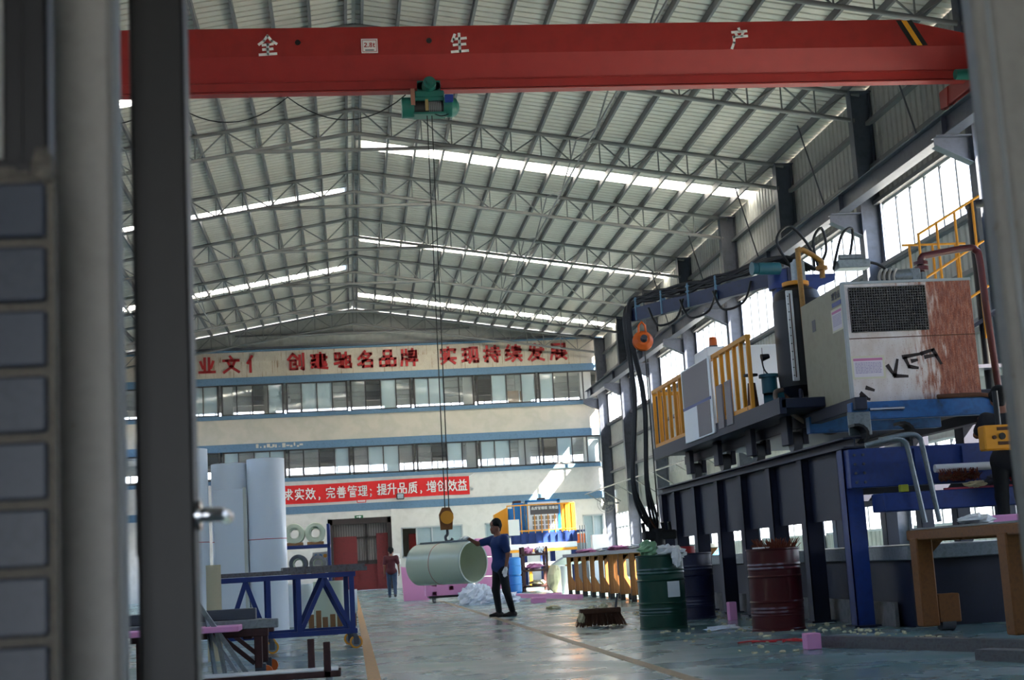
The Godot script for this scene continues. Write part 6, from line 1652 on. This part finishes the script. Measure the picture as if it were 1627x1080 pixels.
	for x: float in [0.15, 1.05]: obj("foot", MB.new().cbox(V(x, 0, -0.28), V(x + 0.06, 0.05, 0.04), 0.004), mats["galvanised"], s)
	# big white rolled sheets standing on end
	var ws: Material = mats["white_sheet"]
	var rolls := [[-2.5, -23.2, 0.31, 2.97, "tallest of the three white rolled sheets standing on end"], [-1.88, -23.6, 0.3, 2.74, "white rolled sheet standing between two taller rolls"], [-1.3, -23.4, 0.3, 2.78, "white rolled sheet with a red string nearest the ring rack"]]
	for i in 3:
		var q: Array = rolls[i]
		var r := thing("sheet_roll", q[4], "sheet roll", V(q[0], 0, q[1]))
		var R: float = q[2]
		var H: float = q[3]
		obj("outer_sheet", MB.new().lathe([Vector2(R - 0.012, H), Vector2(R - 0.012, 0.0), Vector2(R, 0.0), Vector2(R, H), Vector2(R - 0.012, H)], Vector3.ZERO, Basis(), 40), ws, r)
		obj("string", MB.new().lathe([Vector2(R + 0.001, 1.5), Vector2(R + 0.005, 1.505), Vector2(R + 0.001, 1.51)], Vector3.ZERO, Basis(), 40), mats["red_string"], r)
		if i == 1:
			obj("loose_sheet", MB.new().box(V(0.02, 1.16, 0.31), V(0.52, 2.32, 0.02), Basis(Vector3.UP, 0.02)), ws, r)
			obj("sheet_edge", MB.new().span(V(0.22, 0, 0.32), V(0.27, 2.34, 0.345)), mat("edge_cream", Color(0.82, 0.82, 0.76), 0.5), r)
	one("cream_roll", MB.new().lathe([Vector2(0.06, 1.08), Vector2(0.06, 0.0), Vector2(0.085, 0.0), Vector2(0.085, 1.08), Vector2(0.06, 1.08)], V(-1.57, 0, -17.0), Basis(), 24), mat("roll_cream", Color(0.74, 0.69, 0.56), 0.6), "short cream fibre roll standing beside the grey tubes", "roll")
	# rack of glass-fibre rings
	var k := thing("ring_rack", "blue steel rack holding glass-fibre rings by the doorway", "rack", V(-1.75, 0, -38))
	for x: float in [0.0, 1.2]:
		for z: float in [0.0, -0.8]: obj("post", MB.new().cbox(V(x - 0.04, 0, z - 0.04), V(x + 0.04, 2.2, z + 0.04), 0.006), b, k)
	for h: float in [0.85, 1.6]: obj("shelf", MB.new().cbox(V(-0.04, h, -0.84), V(1.24, h + 0.08, 0.04), 0.006), b, k)
	for a: Array in [[0.32, 1.72, 0.265, "frp"], [0.86, 1.72, 0.265, "frp"], [0.4, 0.97, 0.24, "steel_dark"], [0.9, 0.97, 0.22, "concrete"]]:
		var rg := thing("fibre_ring", "%s ring lying on its side on the blue rack" % ["pale glass-fibre" if a[3] == "frp" else "grey"], "ring", V(-1.75 + a[0], a[1] + a[2], -38.0), 0, "rings on the blue rack")
		var R: float = a[2]
		obj("ring", MB.new().lathe([Vector2(R * 0.6, 0.02), Vector2(R * 0.95, 0.02), Vector2(R, 0.0), Vector2(R, -0.7), Vector2(R * 0.6, -0.7), Vector2(R * 0.6, 0.02)], Vector3.ZERO, Basis(Vector3.RIGHT, PI / 2), 30), mats[a[3]], rg)
		obj("lining", MB.new().lathe([Vector2(R * 0.6, -0.65), Vector2(R * 0.45, -0.65), Vector2(R * 0.45, -0.1), Vector2(R * 0.6, -0.1)], Vector3.ZERO, Basis(Vector3.RIGHT, PI / 2), 30), mats["frp"], rg)
		obj("cradle", MB.new().cbox(V(-R * 0.8, -R - 0.04, -0.5), V(R * 0.8, -R * 0.86, 0.02), 0.006), mats["cardboard"], rg)
	var ps := thing("safety_poster", "safety poster with blue and yellow signs behind the ring rack", "poster", V(-1.0, 1.15, -38.85))
	obj("sheet", MB.new().span(V(0, 0, 0), V(0.42, 0.34, 0.01)), mats["white"], ps)
	for q in 3: obj("symbol", MB.new().cyl(V(0.09 + q * 0.12, 0.24, 0.01), V(0.09 + q * 0.12, 0.24, 0.014), 0.05, -1, 16), mats["yellow" if q == 2 else "sky_blue"], ps)
	# pale tubes and crates behind the trolley
	for a: Array in [[-1.05, 0.0, -27.0, 0.36, 0.75, "white_sheet"], [-0.42, 0.0, -26.6, 0.28, 0.78, "frp"]]:
		one("fibre_tube", MB.new().lathe([Vector2(a[3] - 0.02, a[4]), Vector2(a[3] - 0.02, 0.0), Vector2(a[3], 0.0), Vector2(a[3], a[4]), Vector2(a[3] - 0.02, a[4])], V(a[0], a[1], a[2]), Basis(), 36), mats[a[5]], "%s upright tube behind the blue trolley" % ["wide white" if a[5] == "white_sheet" else "narrower pale green"], "tube", "pale tubes behind the blue trolley")
	one("fibre_tube", MB.new().lathe([Vector2(0.2, 0.85), Vector2(0.2, 0.0), Vector2(0.215, 0.0), Vector2(0.215, 0.85), Vector2(0.2, 0.85)], V(-0.75, 0.36, -29.5), Basis(Vector3.BACK, -PI / 2), 32).span(V(-0.7, 0, -29.7), V(0.0, 0.15, -29.3)), mats["white_sheet"], "white glass-fibre tube lying on a block behind the trolley", "tube")
	for q in 7:
		var x := -0.75 + 0.12 * q
		one("wood_batten", MB.new().cbox(V(x, 0, -25.2 + 0.3 * sin(q * 4.0)), V(x + 0.09, 0.24 + 0.06 * sin(q * 2.0), -25.1 + 0.3 * sin(q * 4.0)), 0.006), mats["cardboard"], "short brown wooden batten standing behind the blue trolley", "batten", "wooden battens behind the trolley")

func figure(called: String, label: String, at: Vector3, turn: float, cfg: Dictionary) -> Node3D:
	# local axes: +z is where the figure faces, +x is its left; joints in metres
	var p := thing(called, label, "person", at, turn)
	var J: Dictionary = cfg.joints
	var b := func(a: String, c: String, r0: float, r1: float) -> Array: return [J[a], J[c], r0, r1]
	var skin := mat("skin", Color(0.5, 0.32, 0.24), 0.6)
	# skin: head, neck, arms and hands in one surface
	var bones := [b.call("neck", "head", 0.052, 0.06), [J.head, J.head + V(0, 0.06, 0.012), 0.078, 0.082], [J.head + V(0, -0.05, 0.055), J.head + V(0, -0.075, 0.062), 0.045, 0.035], [J.head + V(0, -0.0, 0.085), J.head + V(0, -0.025, 0.102), 0.012, 0.014]]
	for s: float in [-1.0, 1.0]: bones.append([J.head + V(0.08 * s, 0.005, -0.005), J.head + V(0.084 * s, -0.03, 0.0), 0.018, 0.012])
	bones.append([J.neck - V(0, 0.12, 0.0), J.neck, 0.1, 0.055])
	bones.append([J.hip + V(0, 0.1, 0), J.neck - V(0, 0.12, 0.0), 0.1, 0.1])
	for s in ["l", "r"]:
		bones.append([J["sh_" + s], J["el_" + s], 0.05, 0.038])
		bones.append([J["el_" + s], J["wr_" + s], 0.038, 0.026])
		bones.append([J.neck - V(0, 0.1, 0.0), J["sh_" + s], 0.06, 0.05])
	obj("body", MB.new().blob(bones, 0.016, 0.03), skin, p)
	for s in ["l", "r"]:
		# a hand: palm, four fingers of unequal length and a thumb
		var w: Vector3 = J["wr_" + s]
		var d: Vector3 = (w - J["el_" + s]).normalized()
		if cfg.has("hand_" + s): d = cfg["hand_" + s]
		var side: Vector3 = V(0, 1, 0).cross(d).normalized() if absf(d.y) < 0.8 else V(0, 0, 1)
		var flat := d.cross(side).normalized()
		var hb := [[w - d * 0.02, w + d * 0.02, 0.026, 0.03], [w + d * 0.02 - side * 0.02, w + d * 0.075 - side * 0.028, 0.02, 0.014], [w + d * 0.02 + side * 0.02, w + d * 0.075 + side * 0.028, 0.02, 0.014], [w + d * 0.02, w + d * 0.075, 0.022, 0.016]]
		for f in 4:
			var o := side * (-0.03 + 0.02 * f)
			var ln: float = [0.03, 0.038, 0.042, 0.035][f]
			var k := w + d * 0.08 + o
			var m := k + d * ln - flat * 0.008
			hb.append([k, m, 0.0095, 0.009])
			hb.append([m, m + d * ln * 0.7 - flat * 0.022, 0.009, 0.008])
		hb.append([w + d * 0.025 + side * 0.03, w + d * 0.06 + side * 0.055 - flat * 0.012, 0.013, 0.011])
		hb.append([w + d * 0.06 + side * 0.055 - flat * 0.012, w + d * 0.088 + side * 0.058 - flat * 0.02, 0.011, 0.009])
		obj("glove" if cfg.gloves else "hand", MB.new().blob(hb, 0.006, 0.008), mats["white"] if cfg.gloves else skin, p)
	# face: eyes, brows and mouth
	for s: float in [-1.0, 1.0]:
		obj("eye", MB.new().ball(J.head + V(0.032 * s, 0.018, 0.08), V(0.013, 0.007, 0.008), 10, 6), mats["white"], p)
		obj("iris", MB.new().ball(J.head + V(0.032 * s, 0.018, 0.086), V(0.006, 0.006, 0.004), 8, 6), mats["black"], p)
		obj("brow", MB.new().box(J.head + V(0.033 * s, 0.04, 0.085), V(0.034, 0.007, 0.01)), mats["black"], p)
	obj("mouth", MB.new().ball(J.head + V(0, -0.06, 0.088), V(0.024, 0.006, 0.008), 10, 6), mat("lip", Color(0.45, 0.22, 0.2), 0.6), p)
	# hair
	var hair := [[J.head + V(0, 0.075, -0.01), J.head + V(0, 0.085, -0.02), 0.09, 0.09], [J.head + V(0, 0.03, -0.045), J.head + V(0, -0.03, -0.05), 0.078, 0.05], [J.head + V(0.06, 0.07, 0.03), J.head + V(-0.06, 0.07, 0.03), 0.045, 0.045], [J.head + V(0.07, 0.04, -0.02), J.head + V(0.074, 0.0, -0.02), 0.03, 0.018], [J.head + V(-0.07, 0.04, -0.02), J.head + V(-0.074, 0.0, -0.02), 0.03, 0.018]]
	obj("hair", MB.new().blob(hair, 0.011, 0.025), mat("hair_black", Color(0.02, 0.018, 0.018), 0.95), p)
	# shirt with short sleeves
	var sh := [[J.hip + V(0, 0.0, 0), J.hip + V(0, 0.2, 0.0), 0.135, 0.13], [J.hip + V(-0.06, -0.03, 0), J.hip + V(0.06, -0.03, 0), 0.132, 0.132], [J.hip + V(0, 0.2, 0), J.neck - V(0, 0.17, 0), 0.13, 0.14], [J.sh_l - V(0.03, 0.06, 0), J.sh_r - V(-0.03, 0.06, 0), 0.1, 0.1], [J.neck - V(0, 0.1, 0.0), J.neck - V(0, 0.055, 0.005), 0.085, 0.068]]
	for s in ["l", "r"]:
		var e: Vector3 = J["sh_" + s].lerp(J["el_" + s], 0.72)
		sh.append([J["sh_" + s], e, 0.072, 0.066])
		sh.append([J.neck - V(0, 0.09, 0), J["sh_" + s], 0.075, 0.07])
	obj("shirt", MB.new().blob(sh, 0.017, 0.035), cfg.shirt, p)
	if cfg.collar: obj("collar", MB.new().tube(arc([J.neck + V(0.06, -0.05, -0.03), J.neck + V(0.0, -0.03, -0.07), J.neck + V(-0.06, -0.05, -0.03), J.neck + V(-0.035, -0.075, 0.06), J.neck + V(0.0, -0.12, 0.085), J.neck + V(0.035, -0.075, 0.06), J.neck + V(0.06, -0.05, -0.03)]), 0.016, 7), cfg.shirt, p)
	# trousers
	var tr := [[J.hip + V(-0.05, -0.04, 0), J.hip + V(0.05, -0.04, 0), 0.108, 0.108]]
	for s in ["l", "r"]:
		tr.append([J["th_" + s], J["kn_" + s], 0.098, 0.07])
		tr.append([J["kn_" + s], J["an_" + s], 0.07, 0.055])
		tr.append([J.hip - V(0, 0.05, 0), J["th_" + s], 0.105, 0.1])
	obj("trousers", MB.new().blob(tr, 0.017, 0.03), cfg.trousers, p)
	for s in ["l", "r"]:
		var a: Vector3 = J["an_" + s]
		var f: Vector3 = cfg.get("toe_" + s, V(0, 0, 1))
		var fl := V(a.x, maxf(a.y - 0.055, 0.035), a.z)
		obj("shoe", MB.new().blob([[fl - f * 0.05, fl + f * 0.06, 0.042, 0.045], [fl + f * 0.06 - V(0, 0.008, 0), fl + f * 0.17 - V(0, 0.01, 0), 0.044, 0.03], [a, fl, 0.045, 0.045]], 0.01, 0.02), cfg.shoes, p)
	return p

func people() -> void:
	# the man in blue steadying the hanging tube: faces -x and a little towards the door
	var t := thing("fibre_tube", "pale green glass-fibre tube tied with string hanging from the hook", "tube", V(1.72, 0.97, -26.45))
	var ax := V(0.67, 0, 0.74)
	var bs := Basis(ax.cross(Vector3.UP).normalized(), ax, ax.cross(Vector3.UP).normalized().cross(ax))
	obj("shell", MB.new().lathe([Vector2(0.36, 0.67), Vector2(0.36, -0.67), Vector2(0.375, -0.67), Vector2(0.375, 0.67), Vector2(0.36, 0.67)], Vector3.ZERO, bs, 48), mats["frp"], t)
	obj("end_rim", MB.new().lathe([Vector2(0.352, 0.655), Vector2(0.376, 0.655), Vector2(0.378, 0.68), Vector2(0.352, 0.68), Vector2(0.352, 0.655)], Vector3.ZERO, bs, 48), mat("rim_pale", Color(0.72, 0.76, 0.68), 0.4), t)
	obj("string", MB.new().lathe([Vector2(0.374, -0.1), Vector2(0.38, -0.094), Vector2(0.374, -0.088)], Vector3.ZERO, bs, 48), mats["red_string"], t)
	obj("string_knot", MB.new().lump(bs * V(0, -0.09, 0.0) + V(-0.02, -0.05, 0.38), V(0.025, 0.03, 0.02), 77), mats["red_string"], t)
	obj("lifting_bar", MB.new().bar(ax * -0.6 + V(0, 0.39, 0), ax * 0.66 + V(0, 0.39, 0), 0.1, 0.035), mats["galvanised"], t)
	var navy := mat("polo_blue", Color(0.06, 0.17, 0.37), 0.8)
	navy.rim_enabled = true
	navy.rim = 0.3
	var J := {"hip": V(0, 0.9, 0), "neck": V(0, 1.4, 0.02), "head": V(0, 1.54, 0.05), "sh_l": V(0.185, 1.34, 0), "sh_r": V(-0.185, 1.34, 0.02), "el_l": V(0.22, 1.07, -0.05), "wr_l": V(0.2, 0.83, 0.0), "el_r": V(-0.24, 1.28, 0.3), "wr_r": V(-0.2, 1.4, 0.53), "th_l": V(0.09, 0.84, 0), "th_r": V(-0.09, 0.84, 0), "kn_l": V(0.1, 0.46, -0.04), "kn_r": V(-0.1, 0.47, 0.06), "an_l": V(0.1, 0.09, -0.14), "an_r": V(-0.1, 0.09, 0.02)}
	figure("person", "person in a blue polo shirt and black trousers steadying the hanging tube", V(2.6, 0, -25.45), atan2(-0.86, 0.35), {"joints": J, "gloves": true, "hand_r": V(0, 0.0, 1).normalized(), "shirt": navy, "collar": true, "trousers": mat("trousers_black", Color(0.025, 0.025, 0.03), 0.85), "shoes": mat("shoe_brown", Color(0.16, 0.13, 0.11), 0.7)})
	var J2 := {"hip": V(0, 0.9, 0), "neck": V(0, 1.4, 0.02), "head": V(0, 1.54, 0.05), "sh_l": V(0.18, 1.34, 0), "sh_r": V(-0.18, 1.34, 0), "el_l": V(0.24, 1.08, -0.04), "wr_l": V(0.24, 0.85, 0.06), "el_r": V(-0.24, 1.08, 0.02), "wr_r": V(-0.25, 0.85, 0.12), "th_l": V(0.09, 0.84, 0), "th_r": V(-0.09, 0.84, 0), "kn_l": V(0.1, 0.47, 0.1), "kn_r": V(-0.1, 0.47, -0.02), "an_l": V(0.1, 0.09, 0.14), "an_r": V(-0.1, 0.12, -0.22)}
	figure("person", "person in a maroon shirt and jeans walking towards the red doorway", V(1.36, 0, -49.7), PI - 0.05, {"joints": J2, "gloves": false, "shirt": mat("shirt_maroon", Color(0.27, 0.06, 0.1), 0.85), "collar": false, "trousers": patchy("jeans", [Color(0.12, 0.17, 0.26), Color(0.2, 0.27, 0.37), Color(0.15, 0.2, 0.3)], [0.0, 0.5, 1.0], 0.3, 0.85, 0.0, 95), "shoes": mats["rubber"]})
	var J3 := {"hip": V(0, 0.88, 0), "neck": V(0, 1.36, 0.1), "head": V(0, 1.5, 0.15), "sh_l": V(0.18, 1.3, 0.06), "sh_r": V(-0.18, 1.3, 0.06), "el_l": V(0.26, 1.15, 0.22), "wr_l": V(0.16, 1.32, 0.4), "el_r": V(-0.26, 1.15, 0.22), "wr_r": V(-0.16, 1.32, 0.4), "th_l": V(0.09, 0.84, 0), "th_r": V(-0.09, 0.84, 0), "kn_l": V(0.1, 0.46, 0.05), "kn_r": V(-0.1, 0.46, 0.03), "an_l": V(0.1, 0.09, 0), "an_r": V(-0.1, 0.09, 0)}
	figure("person", "person with black hair bending over the press beside the yellow control box", V(7.06, 0.85, -14.8), PI * 0.92, {"joints": J3, "gloves": false, "shirt": mat("shirt_dark", Color(0.08, 0.08, 0.1), 0.85), "collar": false, "trousers": mats["trousers_black"], "shoes": mats["rubber"]})
